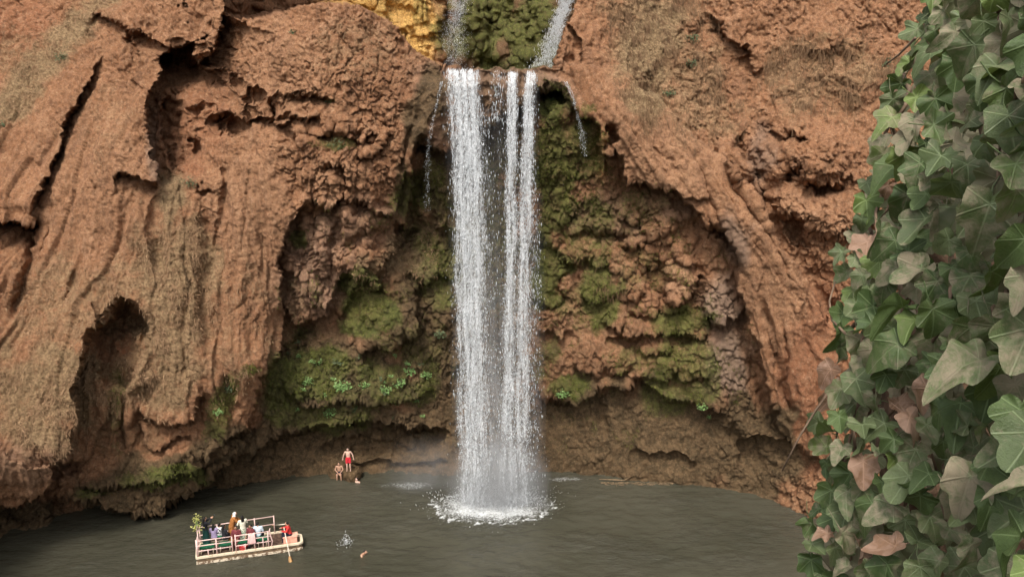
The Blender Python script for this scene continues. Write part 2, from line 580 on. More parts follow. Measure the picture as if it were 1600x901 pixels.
# --- upper right: grassy bay and the rounded bosses
for a in [(1262, 235, 74, 52, 1.3), (1300, 340, 90, 40, 1.2), (1215, 320, 26, 30, .6), (1225, 185, 40, 26, .7), (1330, 130, 50, 40, .6), (1150, 60, 30, 40, .5), (1290, 60, 60, 30, .5)]:
    blob(*a)
for a in [(1240, 266, 12, 10, 1.6), (1285, 294, 26, 6, 1.8), (1226, 278, 6, 7, 1.2), (1240, 210, 20, 6, .8), (1120, 42, 8, 12, .8), (1160, 72, 10, 8, .6)]:
    blob(a[0], a[1], a[2] * 1.2, a[3] * 1.2, -a[4])
cave([(1214, 342), (1240, 334), (1260, 350), (1266, 385), (1246, 390), (1224, 366)], 1.6, 12)
edge([(1205, 205), (1222, 216), (1245, 206), (1262, 216)], .6, 12, .3, 20)
edge([(1255, 288), (1285, 298), (1310, 294), (1330, 272)], .7, 14, .4, 30)
edge([(1108, 20), (1122, 46), (1150, 62), (1178, 78), (1186, 110)], .7, 20, .3, 25)
groove([(1200, 300), (1212, 345), (1225, 392)], .6, 8)
edge([(884, 30), (905, 60), (900, 90), (885, 96)], .6, 16, .3, 20)

# --- the gap above the falls: the next tier stands twenty metres farther back
NOTCH = [(348, -700), (350, 24), (385, 27), (400, 28), (430, 20), (470, 10), (500, 7), (560, 10), (600, 28), (632, 58), (645, 78), (690, 106), (700, 110), (712, 107), (731, 112), (748, 106), (761, 110), (774, 105), (790, 111), (816, 112),
         (836, 110), (848, 104), (862, 107), (868, 88), (884, 40), (902, 0), (930, -80), (990, -700)]
dn = inside(NOTCH, U0 + .35 * (UW - U0), V0 + .30 * (VW - V0))
NM = dn > 0
UPY = 67 + 0.012 * (V0 - 60) * -1
UPY = UPY + 5.0 * sstep(400, 380, U0) * -1 + 3.5 * np.exp(-((U0 - 450) / 50) ** 2) - 2.2 * sstep(500, 560, U0) * sstep(700, 685, U0 + 5 * W3) \
    + 3.0 * np.exp(-((U0 - 780) / 60) ** 2) - 4.5 * sstep(872, 905, U0)
UPY = UPY + 1.1 * ridged(U0 / 55, V0 / 80, 2.2, 4) * -0.5 + 0.5 * np.abs(perlin(U0 / 9, V0 / 90, 4))
Y = np.where(NM, UPY, Y)

# ------------------------------------------------------------------ from survey to rock: positions, then relief along the normals
P = at_y(U0, V0, Y)


def normals(P):
    a = np.gradient(P, axis=1)
    b = np.gradient(P, axis=0)
    n = np.cross(a, b)
    n /= np.linalg.norm(n, axis=2)[..., None] + 1e-9
    n[n[..., 1] > 0] *= -1
    return n


def soft(A, k):
    for _ in range(k):
        A = A.copy()
        A[1:-1] = (A[:-2] + 2 * A[1:-1] + A[2:]) / 4
        A[:, 1:-1] = (A[:, :-2] + 2 * A[:, 1:-1] + A[:, 2:]) / 4
    return A


def spots(lst, ragged=0.45, scale=40):
    """soft-edged patches (u, v, ru, rv, strength[, tilt])"""
    out = np.zeros(U0.shape)
    for s in lst:
        u, v, ru, rv, k = s[:5]
        rot = R(s[5]) if len(s) > 5 else 0
        m = 1.7 * max(ru, rv)
        w = window(u - m, u + m, v - m, v + m)
        a, b = UW[w] - u, VW[w] - v
        q = np.sqrt(((a * math.cos(rot) + b * math.sin(rot)) / ru) ** 2 + ((-a * math.sin(rot) + b * math.cos(rot)) / rv) ** 2)
        out[w] = np.maximum(out[w], k * sstep(1.35, 0.55, q + ragged * W1[w]))
    return out


RECESS = [(440, 560), (434, 470), (432, 405), (465, 335), (490, 308), (560, 312), (610, 340), (650, 225), (700, 235), (760, 190), (840, 145), (890, 150), (936, 200),
          (985, 282), (1050, 292), (1110, 362), (1145, 380), (1160, 462), (1190, 560), (1240, 700), (1300, 830), (1300, 960), (-100, 960), (-60, 800), (60, 780),
          (210, 740), (330, 690), (400, 660)]
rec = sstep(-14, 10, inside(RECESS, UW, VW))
drapeL = spots([(80, 480, 260, 420, 1)]) * (1 - rec)
drapeM = spots([(330, 500, 140, 260, 1), (400, 380, 70, 160, 1)]) * (1 - rec)
APRON = [(890, 95), (960, 108), (1030, 152), (1062, 188), (1096, 220), (1125, 245), (1140, 215), (1192, 292), (1200, 342), (1230, 395), (1260, 430), (1300, 520), (1310, 760),
         (1250, 720), (1212, 640), (1185, 540), (1160, 462), (1150, 410), (1140, 368), (1108, 362), (1085, 326), (1050, 294), (1010, 290), (985, 284), (962, 232), (938, 236), (934, 192),
         (908, 182), (884, 152)]
drapeR = sstep(-6, 10, inside(APRON, UW, VW))
drapeS = spots([(672, 170, 34, 74, 1, 24), (640, 280, 20, 70, 1, 8), (700, 190, 40, 50, 1)], .15)
drape = np.clip(np.maximum(np.maximum(np.maximum(drapeL, drapeM), drapeR), drapeS), 0, 1)

X_, Z_ = P[..., 0], P[..., 2]


def flow(ang):
    c, s_ = math.cos(R(ang)), math.sin(R(ang))
    ac, al = X_ * c + Z_ * s_, -X_ * s_ + Z_ * c
    ac = ac + 0.35 * perlin(X_ / 2.5, Z_ / 2.5, 11.0)
    return 0.15 * ridged(ac * .9, al * .10, 3.0, 3) + 0.085 * perlin(ac * 3.8, al * .30, 5.0) + .04 * np.abs(perlin(ac * 8, al * .6, 15.0)) - .14 * sstep(.10, .0, np.abs(perlin(ac * 1.3, al * .12, 9.0))) * sstep(-.1, .4, perlin(ac * .5, al * .2, 19.0))


wR = np.clip(drapeR, 0, 1)
wM = np.clip(drapeM, 0, 1) * (1 - wR)
wL = np.clip(drapeL, 0, 1) * (1 - wR) * (1 - wM)
low = sstep(380, 520, V0)
h = wR * ((1 - low) * flow(33) + low * flow(14)) + wM * flow(2) + wL * flow(-17) + drapeS * .8 * flow(-20)


def slabs(ang, wl, amp):
    c, s_ = math.cos(R(ang)), math.sin(R(ang))
    ac, al = X_ * c + Z_ * s_, -X_ * s_ + Z_ * c
    return amp * (((ac / wl) + .55 * fbm(ac / 3, al / 9, 6.6, 3)) % 1.0)


h = h + wR * ((1 - low) * slabs(33, 2.1, .42) + low * slabs(14, 1.8, .34)) + wL * slabs(-17, 2.9, .26) + wM * slabs(3, 2.3, .2)

wx = X_ + 0.5 * perlin(X_ / 1.6, Z_ / 1.6, 2.0) + 0.12 * perlin(X_ * 2.2, Z_ * 2.2, 2.0)
wz = Z_ + 0.5 * perlin(X_ / 1.6, Z_ / 1.6, 8.0) + 0.12 * perlin(X_ * 2.2, Z_ * 2.2, 8.0)
f1, f2, cid = worley(wx * .72, wz * .55, 1)
knob1 = np.sqrt(np.clip(1 - f1 ** 2, 0, 1)) * (.5 + .8 * cid) + 0.25 * sstep(0, .25, f2 - f1)
f1, f2, cid = worley(wx * 1.7 + 9, wz * 1.3, 2)
knob2 = np.sqrt(np.clip(1 - f1 ** 2, 0, 1)) * (.4 + .9 * cid) + 0.3 * sstep(0, .2, f2 - f1)
f1, f2, cid = worley(wx * 4.2 + 3, wz * 3.4, 3)
knob3 = np.sqrt(np.clip(1 - f1 ** 2, 0, 1)) * (.4 + .9 * cid)
smooth_base = spots([(600, 715, 130, 30, .8), (1000, 680, 150, 70, .8), (1150, 720, 90, 60, .7), (880, 690, 60, 60, .7), (1220, 560, 70, 140, .6), (720, 640, 60, 60, .5)])
rough = (1 - .8 * drape) * (1 - .75 * smooth_base)
big = fbm(X_ / 7, P[..., 1] / 7, Z_ / 7, 3)
mid = fbm(X_ / 1.9, P[..., 1] / 1.9, Z_ / 1.9, 4)
fine = fbm(X_ * 2.6, P[..., 1] * 2.6, Z_ * 2.6, 3)
rdg = ridged(X_ / 1.4 + .3 * mid, P[..., 1] / 1.4, Z_ / 1.0, 4)
patchy = sstep(-.5, .5, perlin(X_ / 3.2, P[..., 1] / 3.2, Z_ / 3.2 + 40))
h = h + .28 * big * (1 - .6 * wR) + .16 * mid * (.35 + .65 * rough) + .035 * fine
h = h + rough * (.24 * knob1 * (.35 + .65 * rec) + .11 * knob2 * (.4 + .6 * patchy) + .05 * knob3 + .08 * rdg * (1 - .5 * rec))
h = h + drape * (.05 * knob2 * patchy + .03 * knob3)
# broken ledges: a saw profile up the wall, sharp below and sloping above
saw = (Z_ / 1.3 + 1.5 * fbm(X_ / 2.6, P[..., 1] / 2.6, Z_ / 2.0 + 9, 4)) % 1.0
h = h + rough * .15 * (1 - saw) * patchy * sstep(-.2, .5, perlin(X_ / 2, P[..., 1] / 2, Z_ / 1.5)) * (1 - .3 * rec)
# pits, torn skin and a wandering net of cracks
tx, tz = X_ + .22 * perlin(X_ * 1.3, P[..., 1], Z_ * 1.3), Z_ + .22 * perlin(X_ * 1.3, P[..., 1] + 9, Z_ * 1.3)
torn = np.abs(fbm(tx * 1.5, P[..., 1] * 1.5, tz * 1.1, 4, .6))
h = h - (.25 + .75 * rough) * .17 * sstep(.25, .0, torn) * (.3 + .7 * patchy)
c1, c2, _ = worley(wx * .95 + 5, wz * .42, 5)
h = h - .22 * sstep(.09, .0, c2 - c1) * sstep(.35, .75, patchy + .2 * rough) * (.12 + .88 * rough)
pit = fbm(X_ * 3.1, P[..., 1] * 3.1, Z_ * 2.6, 3, .65)
h = h + (.022 + .073 * rough) * pit - .10 * sstep(.45, .9, pit) * rough
# fractured plates: every cell of a warped net stands at its own height, with sharp sides
g1, g2, gi = worley(tx * 1.25 + 2, tz * .8 + 7, 7)
h = h + .16 * rough * (gi - .5) * (.4 + .6 * patchy) * sstep(.0, .05, g2 - g1)
g1, g2, gi = worley(tx * 3.0 + 4, tz * 2.2 + 1, 8)
h = h + (.035 + .105 * rough) * (gi - .5)
scal = perlin(X_ * 4.6, P[..., 1] * 4, Z_ * 2.6 + .4 * pit)
h = h + .05 * np.abs(scal) * (1 - .4 * smooth_base) * (.45 + .55 * rough)
h = np.where(NM, .5 * big + .35 * mid + .25 * rdg + .3 * knob1, h)
keep = sstep(0.0, 6.0, np.abs(dn))                      # leave the skyline of the gap crisp
N0 = soft(normals(P), 3)
N0 /= np.linalg.norm(N0, axis=2)[..., None] + 1e-9
P = P + N0 * (h - h.mean())[..., None]
# what stands out also sags: bumps hang over the hollow below them
P[..., 2] -= np.clip(.55 * (h - soft(h, 30)), -.05, .3) * rough
N1 = normals(P)

# ------------------------------------------------------------------ what grows and dries where
moss = spots([(558, 445, 34, 30, 1), (575, 480, 48, 48, .95), (560, 510, 40, 24, .8), (690, 420, 50, 80, .62), (660, 310, 46, 60, .55), (870, 260, 40, 120, .78),
              (905, 230, 40, 60, .7), (858, 430, 30, 70, 1), (940, 450, 34, 60, 1), (900, 340, 60, 60, .62), (930, 380, 50, 50, .55), (1060, 500, 50, 36, .9), (1075, 560, 50, 50, .72),
              (1050, 620, 60, 30, .6), (500, 580, 90, 50, .72), (600, 600, 110, 50, .6), (450, 600, 50, 50, .7), (490, 650, 100, 24, .6), (350, 625, 26, 40, .75), (335, 670, 20, 20, .6),
              (270, 740, 60, 16, .75), (150, 768, 40, 12, .6), (240, 752, 60, 14, .6), (880, 606, 34, 18, .8), (850, 560, 24, 60, .5), (760, 330, 50, 150, .5), (467, 375, 14, 16, .8), (530, 225, 40, 12, .6),
              (512, 158, 16, 8, .5), (860, 170, 24, 24, .9), (925, 170, 16, 16, .6), (980, 330, 60, 40, .45), (1000, 420, 60, 40, .5), (180, 640, 12, 60, .5), (395, 575, 20, 12, .6), (640, 545, 60, 40, .45), (1100, 600, 40, 50, .6),
              (890, 470, 60, 40, .5), (1010, 560, 60, 30, .55), (460, 540, 30, 30, .5), (520, 660, 80, 20, .6)])
moss = np.maximum(moss, .40 * rec * spots([(800, 430, 420, 250, 1)], .3) * sstep(-.5, .5, perlin(U0 / 45, V0 / 60, 12.0) + .4 * W3))
moss = np.where(NM, spots([(760, 40, 60, 90, .9), (700, 60, 30, 60, .7), (830, 60, 40, 70, 1), (860, 60, 20, 60, .8), (655, 20, 14, 30, .55), (600, 10, 16, 30, .4)]), moss)
grass = spots([(120, 45, 80, 34, .9, -40), (45, 125, 90, 34, .9, -52), (20, 90, 60, 40, .5), (60, 620, 130, 90, .85), (130, 480, 130, 80, .6), (265, 470, 70, 140, .85), (265, 310, 24, 50, .9), (300, 420, 50, 110, .8), (380, 480, 40, 130, .3),
               (250, 580, 80, 70, .8), (350, 560, 50, 80, .4), (160, 200, 40, 70, .25), (1015, 80, 50, 110, .95), (1075, 130, 50, 80, .6), (1100, 180, 70, 40, .6), (1290, 110, 100, 60, .6), (1240, 150, 40, 40, .4), (1000, 30, 60, 60, .8),
               (560, 80, 80, 50, .35), (590, 420, 34, 26, .75), (660, 420, 30, 26, .7), (640, 400, 50, 40, .5), (460, 470, 24, 30, .5), (960, 430, 40, 30, .3), (570, 420, 20, 30, .7), (1080, 60, 40, 70, .4)])
grass = np.where(NM, 0, grass)
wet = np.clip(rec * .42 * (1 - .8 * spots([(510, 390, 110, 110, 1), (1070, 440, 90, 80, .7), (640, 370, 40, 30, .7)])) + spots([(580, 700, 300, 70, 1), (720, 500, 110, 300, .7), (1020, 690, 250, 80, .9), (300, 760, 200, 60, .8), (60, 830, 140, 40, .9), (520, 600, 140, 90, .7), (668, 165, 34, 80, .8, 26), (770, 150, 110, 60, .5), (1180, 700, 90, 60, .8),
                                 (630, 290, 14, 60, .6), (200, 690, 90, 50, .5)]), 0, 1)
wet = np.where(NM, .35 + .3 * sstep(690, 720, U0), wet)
grey = spots([(770, 135, 120, 44, .55), (690, 190, 50, 60, .4), (1125, 475, 34, 46, .8), (1140, 570, 36, 60, .9, -15), (1150, 370, 26, 40, .7), (1060, 330, 30, 20, .3), (1190, 250, 20, 60, .6), (240, 230, 12, 60, .5), (500, 420, 60, 90, .45), (560, 350, 60, 40, .3), (40, 720, 80, 40, .3), (940, 340, 60, 40, .3), (470, 450, 30, 50, .4)])
pale = spots([(1125, 470, 30, 40, .8), (1150, 590, 24, 60, .6, -15), (1040, 230, 90, 130, .6, -34), (400, 330, 80, 120, .5), (520, 280, 50, 30, .5), (60, 740, 90, 40, .5), (1200, 430, 60, 160, .45, -30), (1250, 340, 70, 40, .4), (180, 300, 120, 120, .3), (1066, 436, 28, 34, 1), (900, 480, 26, 60, .4), (440, 120, 60, 90, .35)])
red = spots([(1270, 600, 60, 120, .8), (40, 40, 70, 50, .7), (205, 555, 34, 50, .9), (300, 200, 60, 70, .5), (1320, 480, 60, 60, .6), (1300, 700, 60, 60, .6), (300, 265, 22, 14, .7)])
ochre_sun = np.where(NM, spots([(585, 10, 80, 40, .9), (655, 50, 36, 60, 1), (640, -20, 50, 60, .9)], .2), spots([(935, 235, 14, 40, .3)]))  # upper tier's golden sunlight painted as yellow rock; elsewhere one plain yellowish spot

W, Hh = len(GU), len(GV)
idx = np.arange(W * Hh).reshape(Hh, W)
quads = np.stack([idx[:-1, :-1], idx[1:, :-1], idx[1:, 1:], idx[:-1, 1:]], -1)
cell_up = (NM[:-1, :-1] & NM[1:, :-1] & NM[:-1, 1:] & NM[1:, 1:]).ravel()
quads = quads.reshape(-1, 4)

# --- rock material
t = NT('tufa_rock')
m_moss, m_grass, m_wet, m_grey = t.attr('growth')
m_pale, m_red, m_ochre_sun, _ = t.attr('mineral_sun')
co = t.coord()
n1 = t.noise(.35, 6, .6, co)
n2 = t.noise(1.7, 8, .70, co, .6)
n3 = t.noise(7, 8, .75, co, .3)
n4 = t.noise(15, 5, .75, co)
n5 = t.noise(3.4, 6, .7, co, .5)
streak = t.noise(1.5, 6, .7, t.coord(scale=(2.6, 2.6, .25)))
col = t.mix(t.ramp(n1, .35, .65), (.285, .132, .062), (.36, .170, .082))
col = t.mix(t.ramp(n2, .45, .70), col, (.43, .228, .118))
col = t.mix(t.math('MULTIPLY', t.ramp(streak, .5, .68), .5), col, (.225, .122, .072))
col = t.mix(t.math('MULTIPLY', m_pale, .7), col, (.47, .268, .150))
col = t.mix(t.math('MULTIPLY', m_red, .65), col, (.35, .128, .06))
stain = t.noise(.8, 7, .72, t.coord(scale=(1.5, 1.5, .5)), .8)
col = t.mix(t.math('MULTIPLY', t.ramp(stain, .50, .64), .55), col, (.235, .118, .066))
col = t.mix(t.math('MULTIPLY', t.ramp(stain, .46, .34), .5), col, (.48, .275, .158))
col = t.mix(t.math('MULTIPLY', t.ramp(n3, .52, .63), .75), col, (.15, .078, .044))
col = t.mix(t.math('MULTIPLY', t.ramp(n3, .47, .36), .7), col, (.52, .315, .182))
col = t.mix(t.math('MULTIPLY', t.ramp(n5, .53, .62), .6), col, (.17, .082, .045))
col = t.mix(t.math('MULTIPLY', t.ramp(n5, .45, .36), .4), col, (.47, .28, .17))
col = t.mix(t.math('MULTIPLY', t.ramp(n4, .54, .70), .5), col, (.50, .32, .21))
col = t.mix(t.math('MULTIPLY', t.ramp(n4, .46, .32), .5), col, (.15, .08, .046))
col = t.mix(t.math('MULTIPLY', m_grey, .8), col, t.mix(n3, (.36, .275, .21), (.17, .115, .085)))
col = t.mix(t.math('MULTIPLY', m_ochre_sun, 1.0), col, t.mix(t.ramp(n3, .4, .6), (.86, .54, .17), (.42, .22, .06)))  # bright gold puts the sunlight on the upper tier into its rock colour
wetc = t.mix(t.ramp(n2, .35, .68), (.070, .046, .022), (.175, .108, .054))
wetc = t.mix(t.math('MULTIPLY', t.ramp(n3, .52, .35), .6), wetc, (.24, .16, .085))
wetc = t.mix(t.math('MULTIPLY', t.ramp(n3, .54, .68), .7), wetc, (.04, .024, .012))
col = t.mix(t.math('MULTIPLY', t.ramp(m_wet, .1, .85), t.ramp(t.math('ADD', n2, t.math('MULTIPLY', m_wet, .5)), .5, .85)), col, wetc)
gr = t.mix(t.ramp(n3, .35, .65), (.40, .28, .15), (.15, .095, .05))
col = t.mix(t.math('MULTIPLY', m_grass, t.ramp(t.math('ADD', n2, t.math('MULTIPLY', m_grass, .35)), .5, .8)), col, gr)
gm = t.mix(t.ramp(n2, .35, .65), (.055, .062, .016), (.12, .138, .030))
gm = t.mix(t.ramp(n3, .5, .35), gm, (.185, .205, .045))
gm = t.mix(t.math('MULTIPLY', t.ramp(n5, .5, .62), .5), gm, (.13, .09, .04))
mk = t.ramp(t.math('ADD', t.math('MULTIPLY', m_moss, .75), t.math('ADD', t.math('MULTIPLY', n2, .6), t.math('MULTIPLY', n3, .4))), .70, 1.12)
col = t.mix(t.math('MULTIPLY', t.math('MULTIPLY', mk, .85), t.ramp(m_moss, .02, .3)), col, gm)
hb = t.math('ADD', t.math('MULTIPLY', n3, -.8), t.math('MULTIPLY', n4, .3))
nrm = t.bump(hb, 1.0, .22)
rgh = t.math('SUBTRACT', .95, t.math('MULTIPLY', m_wet, .3))
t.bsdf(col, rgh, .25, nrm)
M_ROCK = t.m

pv = P.reshape(-1, 3)
gA = np.stack([moss, grass, wet, grey], -1).reshape(-1, 4)
gB = np.stack([pale, red, ochre_sun, np.ones_like(pale)], -1).reshape(-1, 4)  # also carries the painted sunlight of the upper tier


def rock_object(name, sel, label):
    q = quads[sel]
    used, inv = np.unique(q, return_inverse=True)
    me = np_mesh(name, pv[used], inv.reshape(q.shape))
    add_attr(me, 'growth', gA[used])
    add_attr(me, 'mineral_sun', gB[used])
    o = link(name, me, M_ROCK, smooth=False)
    tag(o, label, 'cliff', kind='structure')
    return o


cliff = rock_object('cliff', ~cell_up, 'reddish tufa cliff curving round the brown pool')
upper_cliff = rock_object('upper_cliff', cell_up, 'mossy and golden upper cliff with sunlight painted into its colour, seen through the gap above the falls')


def on_cliff(u, v):
    """point and normal of the finished rock at a surveyed pixel"""
    i = int(np.clip(np.searchsorted(GU, u), 0, W - 1))
    j = int(np.clip(np.searchsorted(GV, v), 0, Hh - 1))
    return Vector(P[j, i]), Vector(N1[j, i])
# ------------------------------------------------------------------ pool
PL = at_z(772, 790, 0)          # where the falls strike the pool
gx = np.concatenate([np.arange(-70, -34, 3.0), np.arange(-34, 24, .16), np.arange(24, 70, 3.0)])
gy = np.concatenate([np.arange(6, 34, 2.0), np.arange(34, 51, .16), np.arange(51, 62, 2.0)])
XX, YY = np.meshgrid(gx, gy)
dpl = np.hypot(XX - PL.x, (YY - PL.y) * 1.0)
damp = np.clip(1.0 - dpl / 60, .3, 1)
ZZ = .075 * damp * fbm(XX / 1.1, YY / .55, 3.3, 4) + .012 * perlin(XX * 1.6, YY * 3, 1.1)
ZZ = ZZ + .05 * np.exp(-(dpl / 4) ** 2) * perlin(XX * 1.7, YY * 1.7, 8.8) + .03 * np.exp(-dpl / 5) * np.sin(dpl * 3.2 + 1.5 * perlin(XX / 2, YY / 2, 4))
ii = np.arange(XX.size).reshape(XX.shape)
wq = np.stack([ii[:-1, :-1], ii[:-1, 1:], ii[1:, 1:], ii[1:, :-1]], -1).reshape(-1, 4)
me = np_mesh('pool_water', np.stack([XX, YY, ZZ], -1).reshape(-1, 3), wq)


def ell(u, v, ru, rv, rot=0):
    c = at_z(u, v, 0)
    a = at_z(u + ru, v, 0)
    b = at_z(u, v + rv, 0)
    q = np.sqrt(((XX - c.x) / (a.x - c.x)) ** 2 + ((YY - c.y) / (b.y - c.y)) ** 2)
    return q


nz = .5 * fbm(XX * 1.1, YY * 1.1, 6.0, 4)
nf = perlin(XX * 4, YY * 4, 2.0)
q = ell(768, 791, 96, 27) + .30 * nz
foam = sstep(1.30, .35, q) * .85 + .7 * np.exp(-((q - .98) / .10) ** 2) * sstep(-.3, .4, nf + .6 * nz) + .45 * np.exp(-((q - 1.2) / .05) ** 2) * sstep(-.2, .5, nf + nz) + .3 * np.exp(-((q - 1.42) / .04) ** 2) * sstep(0, .5, nf + nz)
q2 = ell(640, 758, 62, 8) + .45 * nz
foam = np.maximum(foam, .5 * sstep(1.1, .3, q2))
q3 = ell(885, 748, 50, 5) + .5 * nz
foam = np.maximum(foam, .5 * sstep(1.1, .3, q3))
q4 = ell(545, 850, 14, 6) + .5 * nz
foam = np.maximum(foam, .22 * sstep(1.1, .3, q4))
fc = np.clip(foam, 0, 1)
add_attr(me, 'foam', np.stack([fc, fc, fc, np.ones_like(fc)], -1).reshape(-1, 4))
t = NT('murky_pool')
f, _, _, _ = t.attr('foam')
co = t.coord(scale=(1, 2.2, 1))
w1 = t.noise(2.2, 6, .6, co, .4)
w2 = t.noise(9, 4, .6, co)
silt = t.mix(t.ramp(t.noise(.12, 3, .5, t.coord()), .35, .65), (.052, .050, .034), (.070, .066, .047))
bub = t.noise(7, 6, .75, t.coord(), .3)
fm = t.ramp(t.math('ADD', f, t.math('MULTIPLY', t.math('SUBTRACT', bub, .5), 1.7)), .32, 1.05)
fm = t.math('MULTIPLY', fm, t.ramp(f, .02, .2))
col = t.mix(fm, silt, (.80, .82, .82))
calm = t.ramp(t.noise(.16, 3, .5, t.coord(scale=(1, 1.8, 1)), .5), .3, .7)
hh = t.math('ADD', t.math('MULTIPLY', w1, t.math('ADD', .3, t.math('MULTIPLY', calm, .8))), t.math('MULTIPLY', w2, t.math('MULTIPLY', calm, .4)))
t.bsdf(col, t.math('ADD', .07, t.math('MULTIPLY', fm, .5)), .5, t.bump(hh, .9, .16), IOR=1.33)
pool = link('pool_water', me, t.m)
tag(pool, 'murky grey brown pool with small ripples below the falls', 'pool', kind='structure')
bedm = plain('pool_bed_silt', (.12, .09, .06))
me = np_mesh('pool_bed', [(-72, 4, -3), (72, 4, -3), (72, 66, -3), (-72, 66, -3)], [(0, 1, 2, 3)])
tag(link('pool_bed', me, bedm, smooth=False), kind='structure')

# ------------------------------------------------------------------ falling water: strands of torn drops
t = NT('white_water')
co = t.coord()
wc = t.mix(t.noise(3, 3, .5, co), (.78, .80, .82), (.90, .92, .93))
b = t.bsdf(wc, .35, .5)
tr = t.n.new('ShaderNodeBsdfTranslucent')
tr.inputs['Color'].default_value = (.85, .88, .9, 1)
mx = t.n.new('ShaderNodeMixShader')
mx.inputs[0].default_value = .35
t.t.links.new(b.outputs[0], mx.inputs[1])
t.t.links.new(tr.outputs[0], mx.inputs[2])
t.t.links.new(mx.outputs[0], t.out.inputs['Surface'])
M_WW = t.m
OCT_F = np.array([(0, 2, 4), (2, 1, 4), (1, 3, 4), (3, 0, 4), (2, 0, 5), (1, 2, 5), (3, 1, 5), (0, 3, 5)])


def drops_mesh(name, cen, rad, length, axis=None):
    """torn drops: stretched eight-sided beads"""
    n = len(cen)
    if axis is None:
        axis = np.tile([0, 0, 1.0], (n, 1))
    axis = axis / np.linalg.norm(axis, axis=1)[:, None]
    s1 = np.cross(axis, np.array([0, 1.0, .01]))
    s1 /= np.linalg.norm(s1, axis=1)[:, None]
    s2 = np.cross(axis, s1)
    j = rng.uniform(.6, 1.4, (n, 4))
    vs_ = np.stack([cen + s1 * (rad * j[:, 0])[:, None], cen - s1 * (rad * j[:, 1])[:, None], cen + s2 * (rad * j[:, 2])[:, None], cen - s2 * (rad * j[:, 3])[:, None],
                    cen + axis * (length * .4)[:, None], cen - axis * (length * .6)[:, None]], 1)
    f = OCT_F[None] + (np.arange(n) * 6)[:, None, None]
    return np_mesh(name, vs_.reshape(-1, 3), f.reshape(-1, 3))


def fall_y(v):
    return np.interp(v, [100, 108, 116, 135, 240, 800], [46.5, 46.1, 45.55, 45.25, 45.15, PL.y - .05])


def stream(strands, v0, v1, y0=None, yf=fall_y, clump=1.0, size=1.0):
    cs, rs, ls = [], [], []
    for (ut, ub, st, sb, n, vb, ve) in strands:
        s = rng.random(n)
        v = vb + (ve - vb) * s
        k = (v - v0) / (v1 - v0)
        wob = 4 * perlin(v / 60, ut * .37, 2.0) * np.clip(k * 3, 0, 1)
        u = ut + (ub - ut) * np.clip(k, 0, 1) ** .6 + wob + rng.normal(size=n) * (st + (sb - st) * k)
        mot = perlin(u / 7, v / 22, 3.0) + .6 * perlin(u / 3.4, v / 9, 8.0)
        ok = mot > rng.normal(size=n) * .45 - .25 * clump
        u, v, k = u[ok], v[ok], k[ok]
        y = yf(v) + rng.normal(size=len(u)) * (.08 + .35 * np.clip(k, 0, 1))
        cs.append(at_y(u, v, y))
        m = len(u)
        rs.append(size * rng.gamma(2.0, .0042, m) * (1 + .25 * k) + .003)
        ls.append(size * rng.gamma(2.0, .07, m) * (1.2 - .3 * k) + .03)
    return np.concatenate(cs), np.concatenate(rs), np.concatenate(ls)


left_str = [(702, 725, 3.5, 5, 1700, 108, 790), (712, 734, 4, 6, 4200, 108, 792), (723, 743, 4, 7, 3600, 108, 795), (735, 752, 4, 7, 3400, 108, 795),
            (744, 760, 3, 7, 1500, 110, 792), (750, 772, 5, 13, 800, 170, 790), (694, 722, 4, 7, 400, 110, 780)]
right_str = [(799, 790, 3, 6, 2200, 112, 794), (804, 798, 3, 7, 3200, 112, 796), (827, 808, 3, 7, 2900, 112, 796), (833, 818, 3, 7, 2600, 112, 793),
             (837, 828, 3, 7, 700, 114, 785), (784, 780, 9, 14, 500, 114, 790), (835, 837, 5, 8, 600, 300, 780), (776, 774, 6, 9, 300, 110, 190)]

t = NT('water_veil')
dens, seed, soft_d, _ = t.attr('veil')
tc = t.n.new('ShaderNodeTexCoord')
off = t.n.new('ShaderNodeCombineXYZ')
t.put(off.inputs[1], t.math('MULTIPLY', seed, 37.0))
add = t.n.new('ShaderNodeVectorMath')
add.operation = 'ADD'
t.t.links.new(tc.outputs['Object'], add.inputs[0])
t.t.links.new(off.outputs[0], add.inputs[1])


def scaled(sc):
    mp = t.n.new('ShaderNodeMapping')
    mp.inputs['Scale'].default_value = sc
    t.t.links.new(add.outputs[0], mp.inputs['Vector'])
    return mp.outputs[0]


na = t.noise(1, 5, .65, scaled((6.5, 1, .42)), .25)
nb = t.noise(1, 4, .7, scaled((13, 2, 5.5)), .9)
nn = t.math('ADD', t.math('MULTIPLY', t.math('SUBTRACT', na, .5), 1.9), t.math('MULTIPLY', t.math('SUBTRACT', nb, .5), 2.3))
al = t.math('MULTIPLY', t.ramp(t.math('ADD', dens, nn), .36, 1.05), t.ramp(dens, .03, .3))
al = t.math('MAXIMUM', al, t.math('MULTIPLY', soft_d, t.ramp(na, .2, .8)))
b = t.bsdf((.84, .86, .88), .4, .4)
tr = t.n.new('ShaderNodeBsdfTranslucent')
tr.inputs['Color'].default_value = (.85, .88, .9, 1)
mx = t.n.new('ShaderNodeMixShader')
mx.inputs[0].default_value = .4
tp = t.n.new('ShaderNodeBsdfTransparent')
m2 = t.n.new('ShaderNodeMixShader')
t.t.links.new(b.outputs[0], mx.inputs[1])
t.t.links.new(tr.outputs[0], mx.inputs[2])
t.put(m2.inputs[0], t.math('MULTIPLY', al, .92))
t.t.links.new(tp.outputs[0], m2.inputs[1])
t.t.links.new(mx.outputs[0], m2.inputs[2])
t.t.links.new(m2.outputs[0], t.out.inputs['Surface'])
M_VEIL = t.m


